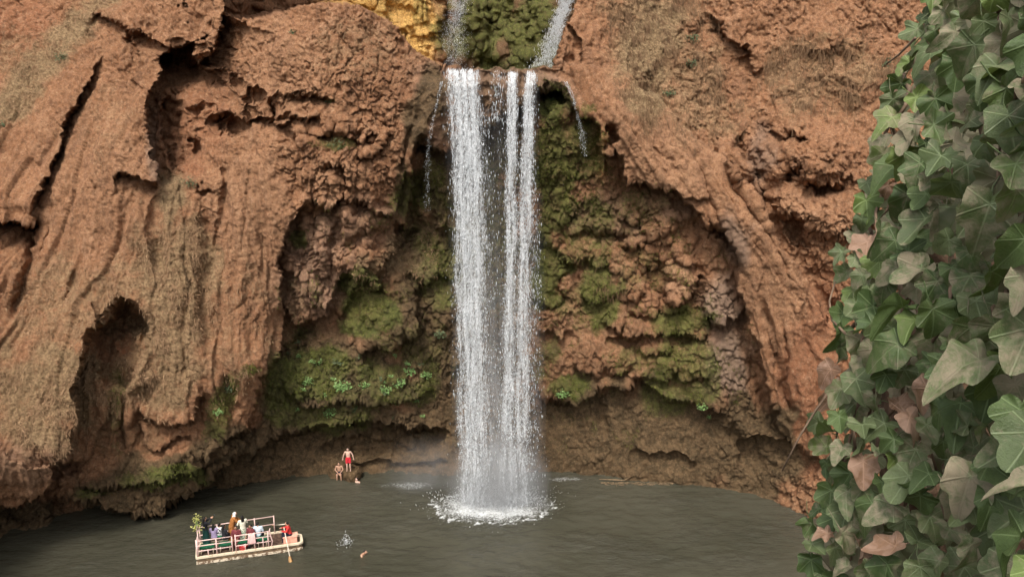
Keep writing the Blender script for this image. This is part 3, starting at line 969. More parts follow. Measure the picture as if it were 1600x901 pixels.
def veil(parent, strands, u0, u1, layer, fore):
    uu, vv = np.arange(u0, u1 + 1, 3.0), np.arange(106, 800, 5.0)
    A, B = np.meshgrid(uu, vv)
    k = np.clip((B - 108) / 682, 0, 1)
    d = np.zeros(A.shape)
    for (ut, ub, st, sb, n, vb, ve) in strands:
        c = ut + (ub - ut) * k ** .6 + 4 * perlin(B / 60, ut * .37, 2.0) * np.clip(k * 3, 0, 1)
        sg = (st + (sb - st) * k) * 1.25
        d = np.maximum(d, min(.80 if fore == 0 else .66, n / 3000) * np.exp(-((A - c) / sg) ** 2 / 1.6) * sstep(vb - 4, vb + 4, B - 3 * perlin(A / 9, 1.7, 4.0)))
    d = d * (1 - .22 * k) * sstep(800, 780, B)
    gap = np.exp(-((A - 779) / (26 + 22 * k)) ** 2) * sstep(.3, 1.0, k) * .32
    sd_ = (np.clip(d, 0, 1) * .30 * (.4 + .6 * k) + gap * (layer == 1)) * sstep(800, 780, B)
    sd_ *= sstep(u0, u0 + 14, A) * sstep(u1, u1 - 14, A)
    y = fall_y(B) + (layer - 1) * .22 * (.2 + k) + .10 * perlin(A / 14, B / 60, layer * 5.0 + fore * 40) - fore
    p = at_y(A, B, y).reshape(-1, 3)
    ix = np.arange(A.size).reshape(A.shape)
    qd = np.stack([ix[:-1, :-1], ix[1:, :-1], ix[1:, 1:], ix[:-1, 1:]], -1).reshape(-1, 4)
    full = np.maximum(d, sd_).ravel()
    qd = qd[full[qd].max(1) > .03]
    used, inv = np.unique(qd, return_inverse=True)
    me = np_mesh('veil', p[used], inv.reshape(-1, 4))
    add_attr(me, 'veil', np.stack([d, np.full(d.shape, layer * .31 + fore), sd_, d], -1).reshape(-1, 4)[used])
    return link('veil', me, M_VEIL, parent)


for strands, lab, u0, u1 in ((left_str, 'left and wider of the two white streams of the main waterfall', 670, 812),
                             (right_str, 'right stream of the main waterfall, split in two at the lip', 748, 872)):
    c_, r_, l_ = stream(strands, 108, 790)
    fall = link('waterfall', drops_mesh('waterfall', c_, r_, l_), M_WW)
    tag(fall, lab, 'waterfall', kind='structure')
    for layer in range(3):
        veil(fall, strands, u0, u1, layer, .11 if u0 > 700 else 0.0)


def trickle(path, n, sig, size, label, yoff=-.12, yfix=None):
    p = np.array(path, float)
    L = np.concatenate([[0], np.cumsum(np.hypot(*np.diff(p[:, :2], axis=0).T))])
    s = rng.random(n) ** 1.5 * L[-1]
    u = np.interp(s, L, p[:, 0])
    u = u + rng.normal(size=n) * sig * (.5 + s / L[-1]) + sig * 1.6 * np.sign(rng.random(n) - .4) * perlin(s / 30, 3.3, 1.0) * 2
    v = np.interp(s, L, p[:, 1])
    if yfix is None:
        y = np.array([on_cliff(a, b)[0].y for a, b in p[:, :2]])
        y = np.minimum.accumulate(y)
        yy = np.interp(s, L, y) + yoff
    else:
        yy = np.interp(s, L, np.linspace(yfix[0], yfix[1], len(p)))
    cen = at_y(u, v, yy + rng.normal(size=n) * .05)
    me = drops_mesh('waterfall', cen, size * (rng.gamma(2.2, .008, n) + .004), size * (rng.gamma(2.2, .07, n) + .03))
    tag(link('waterfall', me, M_WW), label, 'waterfall', kind='structure')


trickle([(690, 128), (682, 165), (673, 205), (669, 225), (667, 330)], 700, 1.4, .30, 'thin trickle left of the falls, running over the wet brown lip')
trickle([(884, 128), (895, 150), (903, 180), (908, 205), (914, 245)], 800, 1.6, .30, 'thin white trickle down the mossy rock right of the falls')
trickle([(724, -20), (714, 20), (708, 60), (702, 108)], 7000, 7.5, .36, 'pale misty fall at the left of the upper cliff', yfix=(65.4, 64.4))
trickle([(892, -20), (878, 20), (864, 60), (850, 108)], 9000, 5.5, .62, 'white slanting fall at the right of the upper cliff', yfix=(64.0, 63.0))

# spray thrown up where the falls strike
n = 5000
ang = rng.random(n) * 2 * math.pi
rad = np.abs(rng.normal(size=n)) * 1.0 + .2
ht = np.abs(rng.normal(size=n)) * .55 * np.exp(-rad / 2.2) + .03
cen = np.stack([PL.x + np.cos(ang) * rad * 1.6, PL.y + .5 + np.sin(ang) * rad, ht], -1)
ax = np.stack([np.cos(ang) * .7, np.sin(ang) * .7, np.ones(n)], -1)
tag(link('spray', drops_mesh('spray', cen, rng.gamma(2, .007, n) + .004, rng.gamma(2, .03, n) + .015, ax), M_WW), 'white spray leaping where the falls strike the pool', 'spray', kind='stuff')
sp = at_z(541, 850, 0)
n = 150
ang = rng.random(n) * 2 * math.pi
rad = np.abs(rng.normal(size=n)) * .24
cen = np.stack([sp.x + np.cos(ang) * rad, sp.y + np.sin(ang) * rad, np.abs(rng.normal(size=n)) * .4 * np.exp(-rad * 3) + .02], -1)
tag(link('splash', drops_mesh('splash', cen, rng.gamma(2, .006, n) + .004, rng.gamma(2, .02, n) + .015), M_WW), 'small white splash behind the lone swimmer', 'splash', kind='stuff')


def mist(loc, size, dens, label):
    me = bpy.data.meshes.new('mist')
    bm = bmesh.new()
    bmesh.ops.create_icosphere(bm, subdivisions=3, radius=1)
    for vx in bm.verts:
        vx.co *= 1 + .12 * math.sin(vx.co.x * 5 + vx.co.z * 4) + .1 * math.sin(vx.co.y * 6 - vx.co.z * 3)
    bm.to_mesh(me)
    bm.free()
    t = NT('mist')
    co = t.coord()
    ln = t.n.new('ShaderNodeVectorMath')
    ln.operation = 'LENGTH'
    t.t.links.new(co, ln.inputs[0])
    fall = t.ramp(ln.outputs['Value'], .95, .0)
    d = t.math('MULTIPLY', fall, t.ramp(t.noise(1.6, 3, .5, co), .25, .75))
    pv_ = t.n.new('ShaderNodeVolumePrincipled')
    pv_.inputs['Color'].default_value = (.95, .96, .97, 1)
    t.put(pv_.inputs['Density'], t.math('MULTIPLY', d, dens))
    t.t.links.new(pv_.outputs[0], t.out.inputs['Volume'])
    o = link('mist', me, t.m)
    o.location = loc
    o.scale = size
    tag(o, label, 'mist', kind='stuff')


mist((PL.x + .2, PL.y + .3, 1.2), (4.2, 2.8, 4.6), 1.0, 'pale mist hanging round the foot of the falls')
mist((PL.x - 4.4, PL.y + 2.2, 1.2), (4.2, 2.2, 3.4), .22, 'faint mist drifting over the foam left of the falls')
# ------------------------------------------------------------------ dry grass and moss on the rock (nobody could count it)
fv = (GV > -12) & (GV < 862)
fu = (GU > -16) & (GU < 1470)
FV, FU = np.where(fv)[0], np.where(fu)[0]


def scatter(mask, n, thr=0.02):
    m = np.clip(mask[np.ix_(FV, FU)], 0, None).ravel()
    m = np.where(m > thr, m, 0)
    c = np.cumsum(m)
    k = np.searchsorted(c, rng.random(n) * c[-1])
    j, i = FV[k // len(FU)], FU[k % len(FU)]
    return P[j, i], N1[j, i]


def blades(name, mask, n, length, width, down, out, mat, label, cat, jit=.5):
    p, nn = scatter(mask, n)
    d = np.array([0, 0, -1.0]) * down + nn * out + rng.normal(size=(n, 3)) * jit
    d /= np.linalg.norm(d, axis=1)[:, None]
    s = np.cross(d, rng.normal(size=(n, 3)))
    s /= np.linalg.norm(s, axis=1)[:, None]
    L = (length[0] + (length[1] - length[0]) * rng.random(n) ** 1.6)[:, None]
    w = (width * rng.uniform(.6, 1.4, n))[:, None]
    b = p + nn * .01
    mid = b + d * L * .55 + nn * L * .10
    tip = b + d * L + np.array([0, 0, -.22]) * L
    vs_ = np.stack([b - s * w * .5, b + s * w * .5, mid - s * w * .42, mid + s * w * .42, tip], 1).reshape(-1, 3)
    o5 = np.arange(n)[:, None] * 5
    f = np.concatenate([o5 + [0, 1, 2], o5 + [1, 3, 2], o5 + [2, 3, 4]], 0)
    me = np_mesh(name, vs_, f)
    o = link(name, me, mat, smooth=False)
    return tag(o, label, cat, kind='stuff')


def blade_mat(name, cols, rough=.85):
    t = NT(name)
    co = t.coord()
    a = t.noise(1.1, 4, .6, co)
    g = t.n.new('ShaderNodeNewGeometry')
    c = t.mix(g.outputs['Random Per Island'], cols[0], cols[1])
    c = t.mix(t.ramp(a, .35, .65), c, cols[2])
    b = t.bsdf(c, rough, .2)
    return t.m


M_STRAW = blade_mat('dry_straw', ((.17, .095, .05), (.47, .305, .175), (.30, .185, .105)))
M_ROOT = blade_mat('dry_roots', ((.10, .06, .035), (.30, .18, .10), (.20, .12, .065)))
M_MOSS = blade_mat('wet_moss', ((.045, .050, .012), (.23, .24, .05), (.105, .115, .026)))
pn = sstep(-.4, .6, perlin(X_ * .8, P[..., 1] * .8, Z_ * .6) + .5 * perlin(X_ * 2.5, P[..., 1] * 2, Z_ * 2))
left_side = (U0 < 700)
blades('dry_grass', np.where(left_side, grass, 0) * (.06 + .94 * pn ** 2), 24000, (.06, .30), .026, .8, .35, M_STRAW, 'straw coloured dry grass matted on the left cliff', 'grass')
blades('dry_grass', np.where(~left_side, grass, 0) * (.1 + .9 * pn), 15000, (.2, .95), .020, 1.2, .22, M_ROOT, 'dry brown roots and grass hanging on the upper right cliff', 'grass', .3)
blades('moss', np.where(NM, 0, moss) ** 1.2 * (.05 + .95 * pn ** 2), 40000, (.04, .15), .028, .6, .6, M_MOSS, 'green moss clinging to the wet rock round the falls', 'moss', .6)

# ------------------------------------------------------------------ single plants rooted in the rock
M_LEAF = blade_mat('fresh_leaf', ((.08, .15, .04), (.30, .42, .16), (.17, .28, .09)), .55)
M_LEAF2 = blade_mat('grey_green_leaf', ((.05, .075, .035), (.15, .19, .10), (.10, .125, .06)), .6)
M_STEM = plain('plant_stem', (.16, .11, .06))


def rosette_mesh(n, size, leaf, seed):
    r = np.random.default_rng(seed)
    d = r.normal(size=(n, 3))
    d[:, 1] = -np.abs(d[:, 1]) * .8
    d[:, 2] = d[:, 2] * .7 - .05
    d /= np.linalg.norm(d, axis=1)[:, None]
    c = d * (size * r.random(n) ** .5)[:, None] * np.array([1, .6, .75])
    nr = r.normal(size=(n, 3)) + np.array([0, -.8, 1.0])
    nr /= np.linalg.norm(nr, axis=1)[:, None]
    a = np.cross(nr, r.normal(size=(n, 3)))
    a /= np.linalg.norm(a, axis=1)[:, None]
    b = np.cross(nr, a)
    L = (leaf * r.uniform(.6, 1.5, n))[:, None]
    vs_ = np.stack([c - a * L * .5, c - b * L * .30 + nr * L * .06, c + a * L * .6, c + b * L * .30 + nr * L * .06], 1).reshape(-1, 3)
    return np_mesh('leaves', vs_, np.arange(n * 4).reshape(n, 4))


def stems_mesh(size, seed):
    r = np.random.default_rng(seed + 50)
    bm = bmesh.new()
    for k in range(5):
        e = Vector((r.normal() * .4, -.35 - .2 * r.random(), r.normal() * .35)) * size
        s_ = .012 + .01 * size
        q = [bm.verts.new(v) for v in (Vector((-s_, .05, 0)), Vector((s_, .05, 0)), Vector((0, .05, s_ * 1.5)), e)]
        for f in ((0, 1, 3), (1, 2, 3), (2, 0, 3), (0, 2, 1)):
            bm.faces.new([q[i] for i in f])
    me = bpy.data.meshes.new('stem')
    bm.to_mesh(me)
    bm.free()
    return me


PLANTS = [  # u, v, radius in m, leaves, leaf length, material, label
    (536, 600, .62, 200, .13, M_LEAF, 'largest fresh green shrub on the mossy overhang left of the falls'),
    (568, 602, .40, 90, .12, M_LEAF, 'small green shrub just right of the largest shrub under the overhang'),
    (600, 606, .48, 110, .13, M_LEAF, 'low green shrub at the left end of the leafy row under the overhang'),
    (622, 597, .50, 110, .13, M_LEAF, 'green shrub in the middle of the leafy row under the overhang'),
    (640, 580, .46, 100, .13, M_LEAF, 'topmost green shrub of the leafy row under the overhang'),
    (664, 582, .42, 80, .12, M_LEAF, 'right hand shrub of the leafy row nearest the falls'),
    (686, 517, .44, 90, .12, M_LEAF2, 'grey green fern on the bare wall left of the falls'),
    (638, 565, .26, 40, .10, M_LEAF, 'tiny pale plant above the leafy row under the overhang'),
    (516, 643, .60, 120, .12, M_LEAF, 'wide green plant below the largest shrub near the dark undercut'),
    (556, 640, .40, 70, .11, M_LEAF2, 'dull green plant right of the wide plant near the dark undercut'),
    (478, 592, .46, 110, .10, M_LEAF, 'leafy plant in the mossy hollow beside the left drapery edge'),
    (492, 566, .40, 80, .10, M_LEAF, 'leafy plant above the one in the mossy hollow'),
    (467, 533, .28, 40, .10, M_LEAF2, 'small pale green tuft in the hollow under the knobbly curtain'),
    (447, 547, .28, 40, .10, M_LEAF2, 'small pale tuft at the foot of the left drapery edge'),
    (525, 562, .30, 45, .10, M_LEAF2, 'small plant on the brown rock between hollow and bright moss'),
    (352, 607, .42, 90, .11, M_LEAF2, 'grey green plant high on the dripping drapery left of the pool'),
    (340, 640, .34, 70, .09, M_LEAF, 'green plant low on the dripping drapery left of the pool'),
    (98, 90, .50, 120, .09, M_LEAF2, 'olive bush on the straw slope at the upper left'),
    (294, 284, .55, 130, .09, M_LEAF2, 'dark green bush below the big left alcove'),
    (4, 196, .40, 80, .09, M_LEAF2, 'olive bush cut by the left edge of the view'),
    (515, 158, .34, 70, .08, M_LEAF2, 'upper green tuft on the bare mound left of the falls'),
    (526, 226, .62, 130, .08, M_LEAF2, 'wide low green tuft on the mound left of the falls'),
    (456, 49, .26, 60, .08, M_LEAF2, 'dark tuft near the top of the mound'),
    (1042, 144, .45, 130, .09, M_LEAF2, 'round dark bush on the edge of the right apron'),
    (880, 612, .50, 110, .11, M_LEAF, 'green fern right of the foot of the falls'),
    (1098, 628, .40, 70, .11, M_LEAF, 'green plant hanging from the right overhang above the pool'),
    (1106, 650, .24, 30, .10, M_LEAF, 'small pale plant below the one on the right overhang'),
    (862, 158, .34, 70, .09, M_LEAF, 'bright green fern in the dark hollow beside the lip of the falls'),
    (1078, 60, .50, 110, .10, M_LEAF2, 'dull green creeper high on the right cliff among dry roots'),
    (1075, 100, .45, 90, .10, M_LEAF2, 'lower part of the dull creeper on the right cliff'),
    (1385, 100, .40, 70, .10, M_LEAF2, 'dark tuft on the cliff just left of the ivy'),
]
for k, (u, v, size, n, lf, mat, lab) in enumerate(PLANTS):
    p, nn = on_cliff(u, v)
    o = empty('shrub', p + nn * .02)
    tag(o, lab, 'shrub', 'plants rooted in the cliff')
    link('leaves', rosette_mesh(n, size, lf, k), mat, o, smooth=False)
    link('stem', stems_mesh(size, k), M_STEM, o)

# small ferns, too alike to tell apart
small = [rosette_mesh(26, .22, .10, 200 + k) for k in range(3)]
for k in range(26):
    u, v = random.uniform(452, 700), random.uniform(548, 655)
    p, nn = on_cliff(u, v)
    o = link('fern', small[k % 3], M_LEAF if k % 3 else M_LEAF2, smooth=False)
    o.location = p + nn * .03
    o.rotation_euler = (0, random.uniform(-1, 1), 0)
    tag(o, 'tiny pale fern scattered over the mossy overhang left of the falls', 'fern', 'tiny ferns on the overhang')

# ------------------------------------------------------------------ drift on the far shore
def tube(bm, pts, rads, seg=6):
    rings = []
    pts = [Vector(p) for p in pts]
    for i, p in enumerate(pts):
        d = (pts[min(i + 1, len(pts) - 1)] - pts[max(i - 1, 0)]).normalized()
        a = d.cross(Vector((0, 0, 1)) if abs(d.z) < .9 else Vector((1, 0, 0))).normalized()
        b = d.cross(a)
        rings.append([bm.verts.new(p + (a * math.cos(2 * math.pi * k / seg) + b * math.sin(2 * math.pi * k / seg)) * rads[i]) for k in range(seg)])
    for r0, r1 in zip(rings, rings[1:]):
        for k in range(seg):
            bm.faces.new((r0[k], r0[(k + 1) % seg], r1[(k + 1) % seg], r1[k]))
    bm.faces.new(rings[0][::-1])
    bm.faces.new(rings[-1])


def bm_obj(name, bm, mat, parent=None, smooth=True):
    bmesh.ops.recalc_face_normals(bm, faces=bm.faces)
    me = bpy.data.meshes.new(name)
    bm.to_mesh(me)
    bm.free()
    return link(name, me, mat, parent, smooth)


M_DRIFT = plain('driftwood', (.24, .165, .095), .85, .4, 12, bump=.02)
bm = bmesh.new()
a, b, c, d = at_z(936, 748, .1), at_z(960, 749, .16), at_z(975, 750, .14), at_z(986, 744, .3)
tube(bm, [a, b, c, d], [.015, .04, .035, .01])
bm_obj('driftwood_branch', bm, M_DRIFT)
tag(bpy.data.objects['driftwood_branch'], 'pale forked driftwood branch at the foot of the right wall', 'branch')
bm = bmesh.new()
for k in range(150):
    u = random.uniform(938, 1050)
    p = at_z(u, 756 - abs(u - 1000) * .02 + random.uniform(-2.5, 1.5), .03 + random.random() * .06)
    an = random.gauss(0, .5)
    L = random.uniform(.08, .35)
    q = Vector((math.cos(an), math.sin(an), random.uniform(-.1, .15))) * L
    tube(bm, [p, p + q], [.018, .008], 4)
tag(bm_obj('drift_litter', bm, M_DRIFT), 'scum of twigs and straw along the right waterline', 'debris', kind='stuff')
# ------------------------------------------------------------------ the raft-like tour boat
DZ = .42                                   # deck above the water
A0, B0 = at_z(308, 882, 0), at_z(473, 858, 0)
bx = (B0 - A0).normalized()
by = Vector((-bx.y, bx.x, 0))
BL = (B0 - A0).length
BW = (at_z(302, 849, DZ) - A0).dot(by)
boat = empty('tour_boat', A0, math.atan2(bx.y, bx.x))
tag(boat, 'flat wooden tour boat with pink railings and cream gunwale, carrying passengers', 'boat')
BM = Matrix.Translation(A0) @ Matrix.Rotation(math.atan2(bx.y, bx.x), 4, 'Z')
BMI = BM.inverted()


def worn(name, c1, c2, scale=5, lo=.45, hi=.6):
    t = NT(name)
    co = t.coord()
    t.bsdf(t.mix(t.ramp(t.noise(scale, 6, .7, co), lo, hi), c1, c2), .7, .3, t.bump(t.noise(scale * 4, 4, .6, co), .4, .02))
    return t.m


M_CREAM = worn('cream_paint', (.70, .60, .44), (.50, .38, .25), 4, .5, .68)
M_BAND = worn('peeling_paint', (.68, .58, .44), (.16, .10, .06), 5, .45, .55)
M_HULL = worn('dark_hull_wood', (.13, .085, .05), (.25, .17, .10), 6)
M_DECK = worn('deck_boards', (.075, .045, .032), (.15, .095, .065), 7)
M_PINK = worn('pink_railing_paint', (.78, .55, .50), (.70, .47, .41), 9, .5, .75)
M_GREEN = plain('green_bench_cloth', (.012, .12, .055), .8, .3)
M_RED = plain('red_plastic', (.62, .03, .035), .4, .1, spec=.5)
M_OAR = plain('oar_wood', (.42, .24, .10), .6, .3, 10)
M_OARW = plain('pale_oar_paint', (.72, .62, .50), .6, .2, 10)


def box(bm, lo, hi):
    v = [bm.verts.new((x, y, z)) for z in (lo[2], hi[2]) for y in (lo[1], hi[1]) for x in (lo[0], hi[0])]
    for f in ((0, 2, 3, 1), (4, 5, 7, 6), (0, 1, 5, 4), (2, 6, 7, 3), (0, 4, 6, 2), (1, 3, 7, 5)):
        bm.faces.new([v[i] for i in f])


def prism(bm, plan, z0, z1, shrink0=0.0):
    n = len(plan)
    cx, cy = sum(p[0] for p in plan) / n, sum(p[1] for p in plan) / n
    lo = [bm.verts.new((p[0] + (cx - p[0]) * shrink0, p[1] + (cy - p[1]) * shrink0, z0)) for p in plan]
    hi = [bm.verts.new((p[0], p[1], z1)) for p in plan]
    for i in range(n):
        j = (i + 1) % n
        bm.faces.new((lo[i], lo[j], hi[j], hi[i]))
    bm.faces.new(lo[::-1])
    bm.faces.new(hi)


PLAN = [(0, 0), (BL * .97, 0), (BL, .12), (BL - .05, BW * .55), (BL * .80, BW), (0, BW)]
bm = bmesh.new()
prism(bm, PLAN, -.25, DZ - .09, .04)
bm_obj('hull', bm, M_HULL, boat, False)
bm = bmesh.new()
n_pl = 11
for k in range(n_pl):
    y0, y1 = BW * k / n_pl + .012, BW * (k + 1) / n_pl - .012
    x1 = BL * .97 if y1 < BW * .5 else BL * (.97 - .15 * (y1 - BW * .5) / (BW * .5))
    box(bm, (.05, y0, DZ - .088), (x1 - .05, y1, DZ - .02 + .006 * math.sin(k * 3.1)))
bm_obj('deck', bm, M_DECK, boat, False)
for i in range(len(PLAN)):
    a, b = Vector((*PLAN[i], 0)), Vector((*PLAN[(i + 1) % len(PLAN)], 0))
    d = (b - a).normalized()
    nrm_ = Vector((d.y, -d.x, 0))
    bm = bmesh.new()
    q = [a + nrm_ * .05 - d * .0, b + nrm_ * .05, b - nrm_ * .10, a - nrm_ * .10]
    prism(bm, [(p.x, p.y) for p in q], DZ - .06, DZ + .035 + .003 * i)
    bm_obj('gunwale', bm, M_CREAM, boat, False)
    if i in (0, 1, 5):
        bm = bmesh.new()
        q = [a + nrm_ * .03, b + nrm_ * .03, b - nrm_ * .02, a - nrm_ * .02]
        prism(bm, [(p.x, p.y) for p in q], .01, .15 + .003 * i)
        bm_obj('rubbing_strip', bm, M_BAND, boat, False)


def rod(name, a, b, r, mat=M_PINK, parent=boat, mid=None):
    bm = bmesh.new()
    pts = [a, b] if mid is None else [a, *mid, b]
    tube(bm, pts, [r] * len(pts), 8)
    return bm_obj(name, bm, mat, parent)


NY, FY = .06, BW - .06
TOP = DZ + .98
for f, r_, top in ((.012, .06, 1.06), (.19, .035, .98), (.335, .032, .98), (.368, .032, 1.06), (.545, .03, .98), (.675, .035, 1.0), (.11, .026, .40), (.455, .026, .40), (.625, .026, .66)):
    rod('post', (BL * f, NY, DZ), (BL * f, NY, DZ + top), r_)
rod('post', (BL * .70, NY, DZ), (BL * .70, NY, DZ + 1.15), .03, mid=[(BL * .715, NY, DZ + .35), (BL * .70, NY, DZ + .7), (BL * .69, NY + .02, DZ + 1.0)])
for z in (.36, .67, .98):
    rod('rail', (BL * .012, NY, DZ + z), (BL * .335, NY, DZ + z), .028)
    rod('rail', (BL * .368, NY, DZ + z), (BL * .70, NY, DZ + z), .028)
for f in (.012, .18, .36, .54, .73):
    rod('post', (BL * f, FY, DZ), (BL * f, FY, DZ + (1.12 if f > .5 else 1.0)), .032)
for z in (.5, 1.0):
    rod('rail', (BL * .012, FY, DZ + z), (BL * .73, FY, DZ + z + .08), .028)
for z in (.36, .98):
    rod('rail', (BL * .012, NY, DZ + z), (BL * .012, FY, DZ + z), .028)
rod('post', (BL * .012, BW * .45, DZ), (BL * .012, BW * .45, DZ + 1.55), .035)
rod('brace', (.0, -.02, DZ + .03), (-.06, BW * .55, DZ + .22), .05, M_CREAM)
for f0, f1 in ((.03, .165), (.205, .32), (.38, .47), (.565, .665)):
    bm = bmesh.new()
    box(bm, (BL * f0, .22, DZ + .36), (BL * f1, .62, DZ + .44))
    bench = bm_obj('bench', bm, M_GREEN, boat, False)
    for lx in (f0 + .012, f1 - .012):
        rod('leg', (BL * lx, .27, DZ - .02), (BL * lx, .27, DZ + .37), .025, M_CREAM, bench)
        rod('leg', (BL * lx, .57, DZ - .02), (BL * lx, .57, DZ + .37), .025, M_CREAM, bench)


def on_boat(x, y, z=0.0):
    return BM @ Vector((x, y, DZ - .015 + z))


def boat_xy(u, v, z):
    """where on the deck a thing stands whose top, z above the deck, shows at a pixel"""
    q = BMI @ at_z(u, v, DZ + z)
    return q.x, q.y


BROT = math.atan2(bx.y, bx.x)
# rower's box seat
seat = empty('box_seat', on_boat(BL * .885, .42), BROT)
tag(seat, 'salmon pink wooden box under the rower at the bow', 'box')
bm = bmesh.new()
box(bm, (-.38, -.22, 0), (.38, .24, .36))
bm_obj('crate_body', bm, plain('salmon_paint', (.72, .36, .26), .7, .2), seat, False)
bm = bmesh.new()
box(bm, (-.41, -.25, .362), (.41, .27, .40))
bm_obj('lid', bm, plain('salmon_lid_paint', (.78, .42, .31), .7, .2), seat, False)
# red tub
tubo = empty('plastic_tub', on_boat(BL * .43, .20), BROT)
tag(tubo, 'red plastic tub on the deck behind the near railing', 'tub')
bm = bmesh.new()
rings = []
for z, r_ in ((0, .15), (.24, .19), (.26, .21), (.25, .18), (.03, .14)):
    rings.append([bm.verts.new((r_ * 1.15 * math.cos(k * math.pi / 8), r_ * .85 * math.sin(k * math.pi / 8), z)) for k in range(16)])
for r0, r1 in zip(rings, rings[1:]):
    for k in range(16):
        bm.faces.new((r0[k], r0[(k + 1) % 16], r1[(k + 1) % 16], r1[k]))
bm.faces.new(rings[0][::-1])
bm.faces.new(rings[-1])
bm_obj('tub_shell', bm, M_RED, tubo)
for s_ in (-1, 1):
    bm = bmesh.new()
    tube(bm, [(s_ * .22, -.05, .25), (s_ * .28, -.03, .25), (s_ * .28, .03, .25), (s_ * .22, .05, .25)], [.012] * 4)
    bm_obj('handle', bm, M_RED, tubo)
# pink cloth over the rail
bm = bmesh.new()
rows = []
for i in range(15):
    s_ = i / 14
    zz = DZ + 1.02 - abs(s_ - .35) * (1.0 if s_ > .35 else .9)
    yy = NY + (.06 if s_ < .35 else -.06) * min(1, abs(s_ - .35) * 6)
    rows.append([bm.verts.new((BL * .52 + (k - 3) * .055 * (1 + .6 * abs(s_ - .35)), yy + .025 * math.sin(k * 2.2 + i * .4), zz + .02 * math.sin(k * 1.3))) for k in range(7)])
for r0, r1 in zip(rows, rows[1:]):
    for k in range(6):
        bm.faces.new((r0[k], r0[k + 1], r1[k + 1], r1[k]))
for vx in bm.verts:
    vx.co = BM @ vx.co
cl = bm_obj('hanging_cloth', bm, plain('pink_cloth', (.80, .50, .46), .9, .2))
sm = cl.modifiers.new('thickness', 'SOLIDIFY')
sm.thickness = .015
tag(cl, 'pale pink cloth slung over the near railing beside the man in stripes', 'cloth')
# bunch of flowers on the corner post
fl = empty('flower_bunch', on_boat(BL * .012, BW * .45, 1.5), BROT)
tag(fl, 'yellow green bunch of flowers tied to the corner post of the boat', 'flowers')
t_fl = blade_mat('yellow_petals', ((.30, .32, .06), (.72, .68, .30), (.42, .42, .12)), .6)
n = 150
d = rng.normal(size=(n, 3)) * np.array([.10, .10, .13])
d[:, 2] += np.where(rng.random(n) < .5, .46, -.02)
nr = rng.normal(size=(n, 3))
nr /= np.linalg.norm(nr, axis=1)[:, None]
a_ = np.cross(nr, rng.normal(size=(n, 3)))
a_ /= np.linalg.norm(a_, axis=1)[:, None]
b_ = np.cross(nr, a_)
vs_ = np.stack([d - a_ * .05, d - b_ * .035, d + a_ * .05, d + b_ * .035], 1).reshape(-1, 3)
tag(link('petals', np_mesh('petals', vs_, np.arange(n * 4).reshape(n, 4)), t_fl, fl, False), kind='stuff')
bm = bmesh.new()
for k in range(7):
    tube(bm, [(0, 0, -.25), (random.gauss(0, .05), random.gauss(0, .05), .1), (random.gauss(0, .1), random.gauss(0, .1), .5)], [.012, .012, .008], 5)
bm_obj('stalks', bm, M_LEAF, fl)


# oars
def oar(grip, blade_end, label, mat=M_OARW):
    d = (blade_end - grip)
    L = d.length
    o = empty('oar', grip)
    o.rotation_euler = d.to_track_quat('Z', 'Y').to_euler()
    tag(o, label, 'oar')
    bm = bmesh.new()
    tube(bm, [(0, 0, 0), (0, 0, L * .8)], [.03, .028], 8)
    bm_obj('shaft', bm, mat, o)
    bm = bmesh.new()
    pr = [(.78, .03), (.82, .07), (.88, .11), (.95, .11), (.99, .08), (1.0, .03)]
    f_, k_ = [], []
    for s_, w in pr:
        f_.append([bm.verts.new((x, y, s_ * L)) for x, y in ((-w, 0), (0, .025), (w, 0), (0, -.025))])
    for r0, r1 in zip(f_, f_[1:]):
        for k in range(4):
            bm.faces.new((r0[k], r0[(k + 1) % 4], r1[(k + 1) % 4], r1[k]))
    bm.faces.new(f_[0][::-1])
    bm.faces.new(f_[-1])
    bm_obj('blade', bm, M_OAR, o)


GRIP1 = on_boat(BL * .83, .42, .92)
b1 = at_z(455, 880, -.05)
oar(GRIP1, b1, 'oar dipped into the water on the near side of the boat')
GRIP2 = on_boat(BL * .84, .78, .92)
oar(GRIP2, on_boat(BL * .70, BW + 1.3, -.2), 'oar reaching out over the far side of the boat')
# ------------------------------------------------------------------ people: tapered limbs fused into one skin
def sphere_pts(c, r, n=7):
    r = (r, r, r) if not isinstance(r, (tuple, list)) else r
    out = []
    for i in range(n):
        th = math.pi * (i + .5) / n
        for k in range(10):
            ph = 2 * math.pi * k / 10
            out.append(Vector((c[0] + r[0] * math.sin(th) * math.cos(ph), c[1] + r[1] * math.sin(th) * math.sin(ph), c[2] + r[2] * math.cos(th))))
    return out


def fused(name, caps, mat, parent, voxel=.013, smooth=2):
    bm = bmesh.new()
    for p0, r0, p1, r1 in caps:
        vs_ = [bm.verts.new(v) for v in sphere_pts(p0, r0) + sphere_pts(p1, r1)]
        g = bmesh.ops.convex_hull(bm, input=vs_)
        junk = [e for e in g['geom_interior'] if isinstance(e, bmesh.types.BMVert)] + [e for e in g['geom_unused'] if isinstance(e, bmesh.types.BMVert)]
        bmesh.ops.delete(bm, geom=list(set(junk)), context='VERTS')
    o = bm_obj(name, bm, mat, parent)
    m = o.modifiers.new('fuse', 'REMESH')
    m.mode = 'VOXEL'
    m.voxel_size = voxel
    m.use_smooth_shade = True
    if smooth:
        s_ = o.modifiers.new('soften', 'SMOOTH')
        s_.iterations = smooth
        s_.factor = .5
    return o


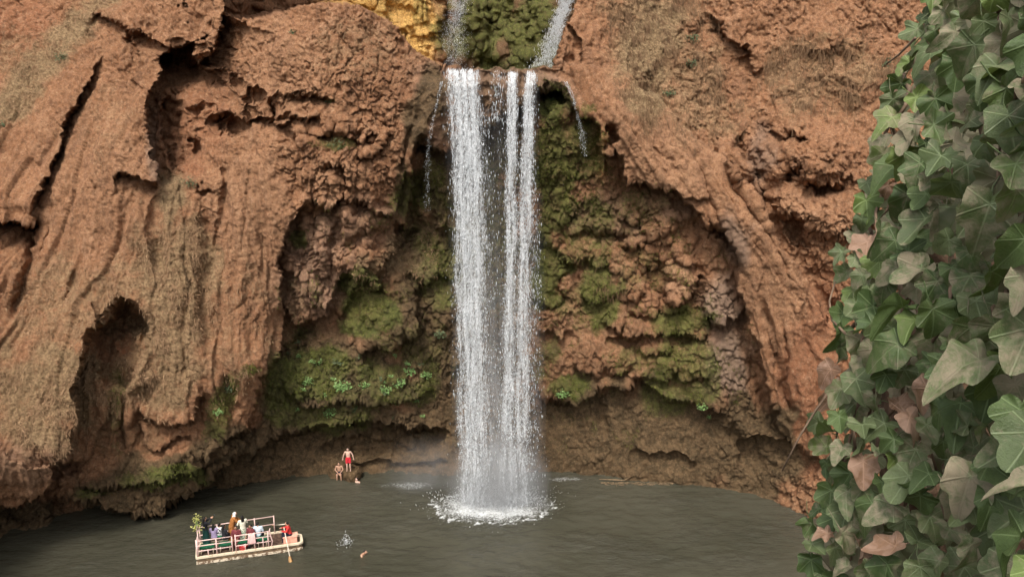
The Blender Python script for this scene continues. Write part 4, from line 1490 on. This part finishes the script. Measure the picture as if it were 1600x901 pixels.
SKIN = plain('tan_skin', (.52, .30, .20), .55, .12)
SKIN_P = plain('pale_skin', (.66, .43, .33), .55, .12)
SKIN_D = plain('brown_skin', (.33, .18, .11), .55, .12)
HAIR = plain('black_hair', (.012, .010, .009), .5, .2)
EYE = plain('dark_eye', (.02, .015, .012), .3, .1)
LIP = plain('lip', (.36, .13, .11), .5, .1)
V = Vector


def cloth(name, col, var=.2, scale=8):
    return plain(name, col, .9, var, scale)


def person(loc, rz, label, pose='stand', skin=SKIN, sc=1.0, lean=0.0, arms=None, wear=(), hair='short', hair_mat=HAIR, head_turn=(0, 0), sink=0.0):
    """local frame: facing +y, x to the person's right, ground at z = 0"""
    root = empty('person', loc, rz)
    root.scale = (sc, sc, sc)
    tag(root, label, 'person')
    hipz = .90 if pose == 'stand' else (.48 if pose == 'sit' else .0)
    if pose == 'swim':
        hipz = sink - .70 * math.cos(lean)
    L = V((0, math.sin(lean), math.cos(lean)))
    F = V((0, math.cos(lean), -math.sin(lean)))
    hip = V((0, 0, hipz))
    if pose == 'stand':
        legs = [((s * .09, 0, .90), (s * .11, .03, .48), (s * .12, -.01, .09)) for s in (-1, 1)]
    elif pose == 'sit':
        legs = [((s * .09, 0, .50), (s * .13, .40, .50), (s * .14, .38, .08)) for s in (-1, 1)]
    else:
        legs = [((s * .09, 0, hipz), (s * .12, .12, hipz - .38), (s * .13, -.1, hipz - .75)) for s in (-1, 1)]
    chest = hip + L * .38
    neck = hip + L * .55
    head = hip + L * .70 + F * .015
    sh = [neck + V((s * .185, 0, 0)) - L * .05 for s in (-1, 1)]
    if arms is None:
        arms = [((s * .26, -.02, -.27), (s * .27, .06, -.52)) for s in (-1, 1)]   # elbow, wrist relative to the neck base
    caps = [(hip + L * .02, (.150, .105, .11), hip + L * .16, (.135, .095, .10)), (hip + L * .16, (.135, .095, .10), chest, (.165, .11, .11)),
            (chest, (.165, .11, .11), chest + L * .10, (.150, .09, .07)), (sh[0], .062, sh[1], .062), (neck - L * .03, .058, neck + L * .06, .052),
            (head + V((0, .01, .025)), (.075, .092, .085), head + V((0, .02, -.055)), (.058, .066, .05)),
            (head + V((0, .098, .012)), .011, head + V((0, .116, -.018)), .016),
            (head + V((.076, 0, .02)), (.012, .02, .02), head + V((.076, .005, -.02)), (.01, .014, .014)),
            (head + V((-.076, 0, .02)), (.012, .02, .02), head + V((-.076, .005, -.02)), (.01, .014, .014)),
            (head + V((-.03, .085, .035)), .013, head + V((.03, .085, .035)), .013)]
    wrists, elbows = [], []
    for s, sp_, (e, w) in zip((-1, 1), sh, arms):
        e, w = neck + V(e), neck + V(w)
        elbows.append(e)
        wrists.append(w)
        caps += [(sp_, .052, e, .040), (e, .040, w, .027)]
        d = (w - e).normalized()
        side = d.cross(V((0, 0, 1)) if abs(d.z) < .8 else V((0, 1, 0))).normalized()
        up = side.cross(d)
        palm = w + d * .075
        caps.append((w + d * .01, .028, palm, (.034, .034, .034)))
        for k, (off, ln) in enumerate(((-.030, .062), (-.010, .074), (.011, .070), (.031, .052))):
            a = palm + side * off + d * .012
            b = a + d * ln * .6 - up * .008
            c_ = b + d * ln * .35 - up * .028
            caps += [(a, .0095, b, .0088), (b, .0088, c_, .0078)]
        a = w + d * .03 + side * (-.030 * s)
        caps += [(a, .012, a + side * (-.035 * s) + d * .03, .0105), (a + side * (-.035 * s) + d * .03, .0105, a + side * (-.04 * s) + d * .06 - up * .012, .009)]
    for (h_, k_, f_) in legs:
        h_, k_, f_ = V(h_), V(k_), V(f_)
        caps += [(h_, .085, k_, .056), (k_, .056, k_ + (f_ - k_) * .35, .056), (k_ + (f_ - k_) * .35, .056, f_, .036),
                 (f_ + V((0, -.03, -.045)), .036, f_ + V((0, .13, -.062)), .026)]
    fused('body', caps, skin, root)
    for s in (-1, 1):
        bm = bmesh.new()
        bmesh.ops.create_icosphere(bm, subdivisions=1, radius=.011, matrix=Matrix.Translation(head + V((s * .031, .092, .012))))
        bm_obj('eye', bm, EYE, root)
    bm = bmesh.new()
    bmesh.ops.create_icosphere(bm, subdivisions=1, radius=1, matrix=Matrix.Translation(head + V((0, .083, -.052))) @ Matrix.Diagonal((.024, .008, .007, 1)))
    bm_obj('mouth', bm, LIP, root)
    hc = [(head + V((0, -.012, .045)), (.085, .095, .075), head + V((0, -.03, .01)), (.083, .08, .075))]
    if hair == 'long':
        hc.append((head + V((0, -.05, .0)), (.085, .06, .06), head + V((0, -.09, -.22)), (.09, .045, .06)))
    elif hair == 'cap':
        hc.append((head + V((0, .06, .05)), (.07, .05, .02), head + V((0, .11, .045)), (.05, .03, .012)))
    elif hair == 'scarf':
        hc += [(head + V((0, -.02, .02)), (.092, .10, .09), head + V((0, -.03, -.08)), (.09, .085, .08)), (head + V((0, -.03, -.09)), (.09, .085, .06), neck - L * .04, (.12, .10, .05))]
    fused('hair' if hair in ('short', 'long') else ('cap' if hair == 'cap' else 'headscarf'), hc, hair_mat, root, .014, 1)
    for kind, mat in wear:
        c = []
        if kind in ('shirt', 'jacket', 'top'):
            c = [(hip + L * .04, (.170, .128, .11), hip + L * .18, (.156, .118, .10)), (hip + L * .18, (.156, .118, .10), chest, (.186, .132, .11)),
                 (chest, (.186, .132, .11), chest + L * .10, (.168, .108, .075)), (sh[0], .080, sh[1], .080)]
            for sp_, e, w in zip(sh, elbows, wrists):
                c.append((sp_, .074, e, .060))
                if kind == 'jacket':
                    c.append((e, .060, e + (w - e) * .9, .046))
        elif kind == 'shorts':
            c = [(hip + L * .02, (.170, .125, .11), hip + L * .12, (.155, .112, .07))]
            for (h_, k_, f_) in legs:
                h_, k_ = V(h_), V(k_)
                c.append((h_, .105, h_ + (k_ - h_) * .62, .098))
        elif kind == 'trousers':
            c = [(hip + L * .02, (.170, .125, .11), hip + L * .12, (.155, .112, .07))]
            for (h_, k_, f_) in legs:
                h_, k_, f_ = V(h_), V(k_), V(f_)
                c += [(h_, .102, k_, .080), (k_, .080, k_ + (f_ - k_) * .92, .066)]
        elif kind == 'skirt':
            if pose == 'sit':
                c = [(hip + V((0, 0, .05)), (.19, .14, .12), hip + V((0, .36, .03)), (.24, .12, .11)), (hip + V((0, .36, .03)), (.24, .12, .11), V((0, .38, .16)), (.26, .13, .08))]
            else:
                c = [(hip + L * .12, (.155, .115, .06), hip + V((0, 0, -.1)), (.20, .155, .10)), (hip + V((0, 0, -.1)), (.20, .155, .10), V((0, .01, .14)), (.27, .22, .05))]
        elif kind == 'robe':
            c = [(hip + L * .04, (.20, .16, .12), chest, (.20, .15, .11)), (chest, (.20, .15, .11), chest + L * .10, (.175, .115, .08)), (sh[0], .088, sh[1], .088),
                 (hip + L * .04, (.20, .16, .12), V((0, .0, .12)), (.27, .23, .06))]
            for sp_, e, w in zip(sh, elbows, wrists):
                c += [(sp_, .084, e, .074), (e, .074, e + (w - e) * .85, .078)]
        elif kind == 'vest':
            c = [(hip + L * .12, (.172, .135, .06), chest + L * .08, (.185, .138, .08))]
        fused(kind, c, mat, root, .016, 2)
    return root


def face(dx, dy):
    """turn so that the person looks along (dx, dy)"""
    return math.atan2(-dx, dy)


# --- on the boat
def boat_person(u, v, label, pose, facing, sc=1.0, **kw):
    top = (1.72 if pose == 'stand' else 1.30) * sc * math.cos(kw.get('lean', 0) * .7)
    x, y = boat_xy(u, v, top)
    x, y = min(max(x, .30), BL * .97), min(max(y, .30), BW - .30)
    return person(on_boat(x, y, .02 if pose == 'stand' else -.06 + .0), BROT + face(*facing), label, pose, sc=sc, **kw)


UPL = [((-.22, .14, -.12), (-.05, .36, .06)), ((.22, .16, -.12), (.06, .38, .06))]
LAP = [((-.25, .04, -.27), (-.14, .28, -.38)), ((.25, .04, -.27), (.14, .28, -.38))]
HANG = None
c_dark = cloth('black_dress', (.02, .02, .025))
c_teal = cloth('dark_green_skirt', (.012, .055, .045))
c_lav = cloth('lavender_cloth', (.34, .27, .42))
c_rust = cloth('rust_brown_robe', (.33, .13, .035), .3)
c_white = cloth('white_cotton', (.80, .78, .74), .08)
c_cream = cloth('cream_cotton', (.78, .74, .58), .1)
c_green = cloth('green_cloth', (.015, .16, .07))
c_red = cloth('red_jacket', (.62, .045, .04), .2)
c_navy = cloth('navy_trousers', (.015, .018, .03))
c_mar = cloth('maroon_cloth', (.16, .035, .04))
tt = NT('leaf_print_cloth')
tt.bsdf(tt.mix(tt.ramp(tt.noise(16, 3, .6, tt.coord()), .45, .55), (.68, .66, .52), (.22, .30, .22)), .9, .2)
c_print = tt.m
tt = NT('striped_shirt')
wv = tt.n.new('ShaderNodeTexWave')
wv.bands_direction = 'Z'
wv.inputs['Scale'].default_value = 2.6
tt.t.links.new(tt.coord(), wv.inputs['Vector'])
tt.bsdf(tt.mix(tt.ramp(wv.outputs['Fac'], .35, .6), (.82, .84, .86), (.46, .58, .70)), .9, .2)
c_stripe = tt.m
tt = NT('black_white_print')
tt.bsdf(tt.mix(tt.ramp(tt.noise(13, 2, .6, tt.coord()), .46, .52), (.80, .80, .78), (.03, .03, .03)), .9, .2)
c_bw = tt.m

boat_person(320, 803, 'passenger in black with a dark green skirt, arms raised to take a picture', 'stand', (1, .5), arms=UPL, hair='long', wear=(('jacket', c_dark), ('skirt', c_teal)))
boat_person(333, 815, 'seated passenger in lavender next to the one in black', 'sit', (.3, 1), arms=LAP, hair='long', wear=(('jacket', c_lav), ('trousers', c_lav)))
boat_person(342, 813, 'seated passenger in a black and white top and green skirt', 'sit', (.6, 1), arms=LAP, wear=(('top', c_bw), ('skirt', c_green)))
boat_person(360, 801, 'passenger in a long rust brown robe and white headwear leaning forward', 'stand', (1, .25), sc=1.05, lean=.30, arms=[((-.22, .12, -.22), (-.10, .30, -.36)), ((.22, .12, -.22), (.10, .30, -.36))], hair='scarf', hair_mat=c_white, wear=(('robe', c_rust),))
boat_person(368, 819, 'passenger in maroon seated right beside the one in the brown robe', 'sit', (-.2, -1), arms=LAP, skin=SKIN_D, wear=(('jacket', c_mar), ('trousers', c_mar)))
boat_person(378, 805, 'passenger standing in a cream top and leaf print skirt', 'stand', (-.3, 1), hair='long', arms=[((-.26, .06, -.25), (-.16, .24, -.30)), ((.26, .06, -.25), (.16, .24, -.30))], wear=(('top', c_cream), ('skirt', c_print)))
boat_person(402, 813, 'passenger in a pale striped shirt seated with back to the camera', 'sit', (.2, 1), sc=1.05, arms=LAP, wear=(('shirt', c_stripe), ('trousers', c_navy)))
boat_person(349, 817, 'passenger in black seated just left of the brown robe', 'sit', (.8, .6), arms=LAP, hair='long', skin=SKIN_D, wear=(('jacket', c_dark), ('trousers', c_navy)))
boat_person(391, 817, 'passenger in a dark maroon shirt seated left of the striped shirt', 'sit', (-.6, -.8), arms=LAP, skin=SKIN_D, wear=(('shirt', c_mar), ('trousers', c_dark)))
rx, ry = BL * .885, .46
w1 = BMI @ GRIP1 - Vector((rx, ry, DZ))
rower = person(on_boat(rx, ry, -.06), BROT + face(-1, 0), 'rower in a red jacket and dark trousers sitting at the bow', 'sit', lean=.18,
               arms=[((-.27, .10, -.22), (-.26, .34, -.14)), ((.27, .10, -.22), (.12, .34, -.14))], wear=(('jacket', c_red), ('trousers', c_navy)))
ph = empty('smartphone', on_boat(*boat_xy(335, 803, 1.6), 1.58), BROT + face(1, .5))
tag(ph, 'phone held up by the passenger in black', 'phone')
bm = bmesh.new()
box(bm, (-.075, -.005, -.038), (.075, .005, .038))
bmesh.ops.bevel(bm, geom=bm.edges[:], offset=.003, segments=1, affect='EDGES')
bm_obj('case', bm, plain('phone_black', (.02, .02, .025), .3, .1), ph)
bm = bmesh.new()
box(bm, (-.068, -.0065, -.032), (.068, -.0052, .032))
bm_obj('screen', bm, plain('phone_screen', (.10, .12, .14), .1, .1), ph)

# --- on the far shore
M_LEDGE = M_ROCK


def ledge(c, size, label, seed):
    bm = bmesh.new()
    bmesh.ops.create_icosphere(bm, subdivisions=5, radius=1)
    co_ = np.array([v.co[:] for v in bm.verts])
    k = 1 + .13 * fbm(co_[:, 0] * 1.6 + seed, co_[:, 1] * 1.6, co_[:, 2] * 1.6, 4) + .04 * ridged(co_[:, 0] * 4, co_[:, 1] * 4 + seed, co_[:, 2] * 4, 2)
    for v, q in zip(bm.verts, k):
        d = v.co * q
        d.z = min(d.z, .55 + .06 * math.sin(d.x * 6 + seed) + .05 * math.sin(d.y * 9))
        v.co = Vector((d.x * size[0], d.y * size[1], d.z * size[2]))
    o = bm_obj('rock_ledge', bm, M_ROCK)
    n_ = len(o.data.vertices)
    add_attr(o.data, 'growth', np.tile([.1, 0, .8, 0], (n_, 1)))
    add_attr(o.data, 'mineral_sun', np.tile([0, 0, 0, 1], (n_, 1)))
    o.location = c
    return tag(o, label, 'rock', kind='structure')


st = at_y(545, 735, 48.7)
ledge((st[0] + .12, st[1] + .42, st[2] - .46), (.62, .72, .8), 'wet brown ledge under the standing bather', 3)
M_TRUNK = cloth('red_swim_shorts', (.62, .03, .045), .15)
person((st[0], st[1], st[2] + .0), face(.05, -1), 'bather standing on the rock in red swim shorts', 'stand', skin=SKIN_P, sc=.98,
       arms=[((-.30, -.02, -.25), (-.36, .04, -.48)), ((.30, -.02, -.25), (.36, .04, -.48))], wear=(('shorts', M_TRUNK),))
si = at_z(530, 748, .0)
ledge((si.x - .1, si.y + .55, -.06), (.8, .5, .8), 'low wet ledge at the waterline under the sitting bather', 8)
person((si.x, si.y + .18, -.08), face(.1, -1), 'bather sitting on the ledge in black shorts, feet in the water', 'sit', skin=SKIN, sc=1.0, lean=.15,
       arms=[((-.27, .06, -.25), (-.10, .26, -.42)), ((.27, .06, -.25), (.02, .28, -.46))], wear=(('shorts', c_navy),))
s1 = at_z(559, 753, 0)
person((s1.x, s1.y, 0), face(-.5, -1), 'bather up to the shoulders in water beside the ledge', 'swim', skin=SKIN_P, lean=.12, sink=.27)
bpy.context.view_layer.update()
s2 = at_z(562, 863, 0)
person((s2.x, s2.y, 0), face(.9, -.5), 'lone swimmer with black hair crossing the pool near the boat', 'swim', skin=SKIN, lean=.6, sink=.18,
       arms=[((-.28, .05, -.10), (-.40, .20, -.16)), ((.28, .10, -.12), (.32, .28, -.20))])
# ------------------------------------------------------------------ ivy on the bank beside the viewer
EDGE_V = [-60, 0, 60, 130, 220, 290, 340, 400, 440, 500, 560, 620, 680, 720, 760, 800, 850, 900, 960]
EDGE_U = [1460, 1452, 1420, 1400, 1375, 1350, 1338, 1312, 1330, 1312, 1296, 1290, 1270, 1286, 1292, 1270, 1262, 1268, 1262]


def edge_u(v):
    return np.interp(v, EDGE_V, EDGE_U)


def ivy_depth(u, v):
    """distance along the lens axis of the leafy face: near at the right edge of the view, farther where it ends"""
    s = np.clip((u - edge_u(v)) / (1600 - edge_u(v)), 0, 1.6)
    return 2.0 - .88 * s ** .8 + .10 * perlin(np.asarray(u) / 90, np.asarray(v) / 90, 4.0)


def ivy_pt(u, v, extra=0.0):
    return ray(u, v) * (ivy_depth(u, v) + extra)[..., None] + np.array([0, 0, CAM_H])


# earth bank that carries it
ts = np.linspace(0, 1, 46)
vv = np.linspace(-260, 1500, 110)
front, back = [], []
for v in vv:
    e = float(edge_u(min(max(v, -60), 960)))
    u = e + 85 + (1860 - e - 85) * ts
    vz = np.full(u.shape, v)
    dd = 2.42 - .8 * ts ** .8 + .14 * fbm(u / 80, vz / 80, 2.0, 4) + .5 * np.clip(.12 - ts, 0, 1) * 8
    front.append(ray(u, vz) * dd[:, None] + np.array([0, 0, CAM_H]))
front = np.array(front)
back = front + np.array([1.2, 1.6, 0])
nv, nu = front.shape[:2]
vs_ = np.concatenate([front.reshape(-1, 3), back.reshape(-1, 3)])
ix = np.arange(nv * nu).reshape(nv, nu)
o_ = nv * nu
fs = [np.stack([ix[:-1, :-1], ix[1:, :-1], ix[1:, 1:], ix[:-1, 1:]], -1).reshape(-1, 4), o_ + np.stack([ix[:-1, :-1], ix[:-1, 1:], ix[1:, 1:], ix[1:, :-1]], -1).reshape(-1, 4)]
for line, flip in ((ix[:, 0], 0), (ix[:, -1], 1), (ix[0], 1), (ix[-1], 0)):
    q = np.stack([line[:-1], line[:-1] + o_, line[1:] + o_, line[1:]], -1)
    fs.append(q[:, ::-1] if flip else q)
tag(link('earth_bank', np_mesh('earth_bank', vs_, np.concatenate(fs)), plain('bank_soil', (.10, .062, .04), .95, .5, 9, .1, .06)), 'dark earth bank behind the ivy', 'bank', kind='structure')

# --- leaf shapes
LOBES = [(0, 1.0), (52, .70), (-52, .70), (112, .52), (-112, .52)]


def leaf_outline(n, sharp, seed):
    r = np.random.default_rng(seed)
    th = np.linspace(-180, 180, n, endpoint=False)
    rad = np.full(n, .34)
    for a, L in LOBES:
        L = L * r.uniform(.9, 1.08)
        a = a + r.normal() * 4
        d = np.abs((th - a + 180) % 360 - 180)
        rad = np.maximum(rad, L * np.clip(1 - d / (44 * sharp), 0, 1) ** .85 + .12)
    rad = np.maximum(rad, (.50 + .1 * r.random()) * sstep(150, 110, np.abs(th)))
    notch = np.abs((th + 360) % 360 - 180)
    rad = np.where(notch < 24, .16 + .012 * notch, rad)
    for _ in range(1):
        rad = .25 * np.roll(rad, 1) + .5 * rad + .25 * np.roll(rad, -1)
    return np.radians(th), rad


def leaf_mesh(seed):
    r = np.random.default_rng(seed)
    n = 60
    th, rad = leaf_outline(n, r.uniform(1.0, 1.9), seed)
    fold, cup, wav, drop = r.uniform(.05, .8), r.uniform(-.45, .45), r.uniform(.03, .14), r.uniform(.0, .9)
    tw = r.normal() * .25
    rings = [(0.0, -.0)]
    vs_, flat = [(0, 0, 0)], [(0, 0)]
    for s in (.34, .68, 1.0):
        for a, q in zip(th, rad):
            x, y = q * s * math.sin(a) * .92, q * s * math.cos(a)
            flat.append((x, y))
            z = fold * abs(x) * .9 + cup * (x * x + y * y) + wav * s * s * math.sin(a * 5 + seed) - drop * max(y, 0) ** 2 * .7 + tw * x * y
            vs_.append((x, y, z))
    f3 = [(0, 1 + k, 1 + (k + 1) % n) for k in range(n)]
    f4 = []
    for ri in range(2):
        b0, b1 = 1 + ri * n, 1 + (ri + 1) * n
        f4 += [(b0 + k, b1 + k, b1 + (k + 1) % n, b0 + (k + 1) % n) for k in range(n)]
    # leaf stalk
    b = len(vs_)
    L = r.uniform(.5, .9)
    for s in (0, .5, 1):
        for k in range(4):
            a = k * math.pi / 2
            vs_.append((.022 * math.cos(a) + .06 * math.sin(s * 3), -.12 * (s > 0) - L * s + .02, -.03 - .35 * s * s + .022 * math.sin(a)))
            flat.append((0, -3))
    for s in (0, 1):
        for k in range(4):
            f4.append((b + s * 4 + k, b + s * 4 + (k + 1) % 4, b + (s + 1) * 4 + (k + 1) % 4, b + (s + 1) * 4 + k))
    me = bpy.data.meshes.new('leaf')
    me.from_pydata(vs_, [], f3 + f4)
    me.update()
    fl = np.array(flat)
    add_attr(me, 'blade', np.stack([fl[:, 0] * .5 + .5, fl[:, 1] * .2 + .6, np.zeros(len(fl)), np.ones(len(fl))], -1))
    me.shade_smooth()
    return me


def ivy_material(name, green, light, dust_amt, dust_col):
    t = NT(name)
    r_, g_, _, _ = t.attr('blade')
    x = t.math('MULTIPLY', t.math('SUBTRACT', r_, .5), 2.0)
    y = t.math('MULTIPLY', t.math('SUBTRACT', g_, .6), 5.0)
    vein = None
    for a, L in LOBES:
        sx, sy = math.sin(R(a)), math.cos(R(a))
        perp = t.math('ABSOLUTE', t.math('SUBTRACT', t.math('MULTIPLY', x, sy), t.math('MULTIPLY', y, sx)))
        along = t.math('ADD', t.math('MULTIPLY', x, sx), t.math('MULTIPLY', y, sy))
        k = t.math('MULTIPLY', t.ramp(perp, .028, .006), t.math('GREATER_THAN', along, 0.0))
        vein = k if vein is None else t.math('MAXIMUM', vein, k)
    oi = t.n.new('ShaderNodeObjectInfo')
    co = t.coord()
    wc_ = t.n.new('ShaderNodeVectorMath')
    wc_.operation = 'ADD'
    cx = t.n.new('ShaderNodeCombineXYZ')
    t.put(cx.inputs[0], t.math('MULTIPLY', oi.outputs['Random'], 60.0))
    t.t.links.new(co, wc_.inputs[0])
    t.t.links.new(cx.outputs[0], wc_.inputs[1])
    cv = wc_.outputs[0]
    n1, n2 = t.noise(2.2, 5, .65, cv, .5), t.noise(14, 4, .7, cv)
    col = t.mix(oi.outputs['Random'], green, light)
    col = t.mix(t.math('MULTIPLY', t.ramp(n2, .4, .7), .5), col, tuple(c * .6 for c in green))
    col = t.mix(t.math('MULTIPLY', vein, .55), col, tuple(min(1, c * 1.5 + .06) for c in light))
    rnd2 = t.math('FRACT', t.math('MULTIPLY', oi.outputs['Random'], 7.31))
    lo = t.math('SUBTRACT', dust_amt, t.math('MULTIPLY', rnd2, .26))
    dm = t.ramp(t.math('ADD', t.math('MULTIPLY', n1, .8), t.math('MULTIPLY', n2, .25)), t.math('SUBTRACT', lo, .12), t.math('ADD', lo, .15))
    col = t.mix(t.math('MULTIPLY', dm, .85), col, dust_col)
    b = t.bsdf(col, t.math('ADD', .42, t.math('MULTIPLY', dm, .4)), .4, t.bump(t.math('SUBTRACT', t.math('MULTIPLY', n2, .4), vein), .35, .03))
    tr = t.n.new('ShaderNodeBsdfTranslucent')
    t.put(tr.inputs['Color'], t.mix(.5, col, (.30, .42, .06)))
    mx = t.n.new('ShaderNodeMixShader')
    mx.inputs[0].default_value = .16
    t.t.links.new(b.outputs[0], mx.inputs[1])
    t.t.links.new(tr.outputs[0], mx.inputs[2])
    t.t.links.new(mx.outputs[0], t.out.inputs['Surface'])
    return t.m


DUST = (.34, .275, .195)
MATS = [ivy_material('ivy_deep_green', (.060, .098, .032), (.115, .165, .055), .75, DUST), ivy_material('ivy_dusty', (.090, .124, .050), (.150, .190, .082), .70, DUST),
        ivy_material('ivy_yellow_green', (.11, .165, .04), (.17, .23, .065), .74, DUST), ivy_material('ivy_dead', (.17, .085, .045), (.30, .17, .10), .66, (.40, .26, .19))]
leaf_sets = [[leaf_mesh(40 + 11 * m + k) for k in range(9)] for m in range(4)]
for m_, ls in zip(MATS, leaf_sets):
    for me in ls:
        me.materials.append(m_)

ivy = empty('ivy', ivy_pt(np.array(1560.), np.array(1100.), .3))
tag(ivy, 'dusty green ivy hanging in the right foreground', 'ivy')
ivy_inv = Matrix.Translation(-ivy.location)


def leaf_frame(u, v, extra, r):
    p = Vector(ivy_pt(np.array(u), np.array(v), extra))
    back_ = Vector((0, 0, CAM_H)) - p
    back_.normalize()
    nr = (back_ * .9 + Vector((-.25, -.1, .55)) + Vector(r.normal(size=3)) * .55).normalized()
    tip = Vector((-.15, -.15, -1)) + Vector(r.normal(size=3)) * .5
    tip = (tip - nr * tip.dot(nr)).normalized()
    xa = tip.cross(nr)
    return Matrix(((xa.x, tip.x, nr.x, p.x), (xa.y, tip.y, nr.y, p.y), (xa.z, tip.z, nr.z, p.z), (0, 0, 0, 1)))


r_ = np.random.default_rng(21)
pts = []
for k in range(14000):
    v = r_.uniform(-25, 925)
    e = float(edge_u(v))
    u = r_.uniform(e, 1622)
    s = (u - e) / (1600 - e)
    mind = 23 + 13 * s
    if all((u - a) ** 2 + (v - b) ** 2 > mind * mind for a, b in pts):
        pts.append((u, v))
pts = [p for p in pts if p[0] < 1640]
r_.shuffle(pts)
pts = pts[:300]
choice = lambda: int(r_.choice(4, p=[.43, .44, .09, .04]))
special = {}
for k, (u, v) in enumerate(pts):
    m = choice()
    me = leaf_sets[m][int(r_.integers(9))]
    o = bpy.data.objects.new('leaf', me)
    o.parent = ivy
    o.matrix_parent_inverse = ivy_inv
    s = float(np.clip((u - edge_u(v)) / (1600 - edge_u(v)), 0, 1))
    sz = (.050 + .008 * s) * float(r_.uniform(.65, 1.28))
    o.matrix_basis = leaf_frame(u, v, float(np.clip(r_.normal() * .06, -.05, .12)), r_) @ Matrix.Diagonal((sz, sz, sz, 1))
    C.objects.link(o)
# deeper leaves, too many and too hidden to pick apart
vsx, fsx, att = [], [], []
base = 0
for k in range(560):
    v = r_.uniform(-140, 1100)
    e = float(edge_u(v))
    u = e + 15 + (1850 - e) * r_.random()
    me = leaf_sets[0][int(r_.integers(9))]
    co_ = np.empty(len(me.vertices) * 3)
    me.vertices.foreach_get('co', co_)
    co_ = co_.reshape(-1, 3)
    sz = float(r_.uniform(.035, .065))
    M_ = np.array(leaf_frame(u, v, float(r_.uniform(.12, .34)), r_) @ Matrix.Diagonal((sz, sz, sz, 1)))
    vsx.append(co_ @ M_[:3, :3].T + M_[:3, 3] - np.array(ivy.location))
    fsx += [tuple(base + i for i in p.vertices) for p in me.polygons]
    a_ = np.empty(len(me.vertices) * 4)
    me.attributes['blade'].data.foreach_get('color', a_)
    att.append(a_.reshape(-1, 4))
    base += len(me.vertices)
me = bpy.data.meshes.new('inner_leaves')
me.from_pydata(np.concatenate(vsx).tolist(), [], fsx)
me.update()
add_attr(me, 'blade', np.concatenate(att))
inner = link('inner_leaves', me, MATS[0], ivy)
tag(inner, kind='stuff')
# stems
M_VINE = plain('ivy_stem', (.20, .135, .09), .85, .35, 20, bump=.01)
for k in range(26):
    u = r_.uniform(1300, 1640)
    v = r_.uniform(-60, 700)
    u = max(u, float(edge_u(v)) + 4)
    p = []
    rr = []
    for i in range(9):
        e_ = .16 + .05 * math.sin(i + k)
        p.append(Vector(ivy_pt(np.array(u), np.array(v), e_ - .10 * (k % 3 == 0))) - ivy.location)
        rr.append(.006 - .0004 * i)
        u += r_.normal() * 12 - 3
        u = max(u, float(edge_u(v)) - 6)
        v += r_.uniform(18, 44)
    bm = bmesh.new()
    tube(bm, p, rr, 5)
    bm_obj('stem', bm, M_VINE, ivy)
# loose shoots leaving the mass on the left
for pts_, leaves in (([(1310, 590), (1275, 640), (1250, 680), (1222, 735)], [(1228, 720, .022), (1220, 742, .02), (1240, 700, .018)]),
                     ([(1330, 530), (1300, 500), (1296, 470), (1305, 440)], [(1290, 500, .02)]),
                     ([(1430, 60), (1405, 85), (1385, 100)], [(1398, 92, .02)])):
    bm = bmesh.new()
    tube(bm, [Vector(ivy_pt(np.array(float(a)), np.array(float(b)), -.02)) - ivy.location for a, b in pts_], list(np.linspace(.004, .002, len(pts_))), 5)
    bm_obj('stem', bm, M_VINE, ivy)
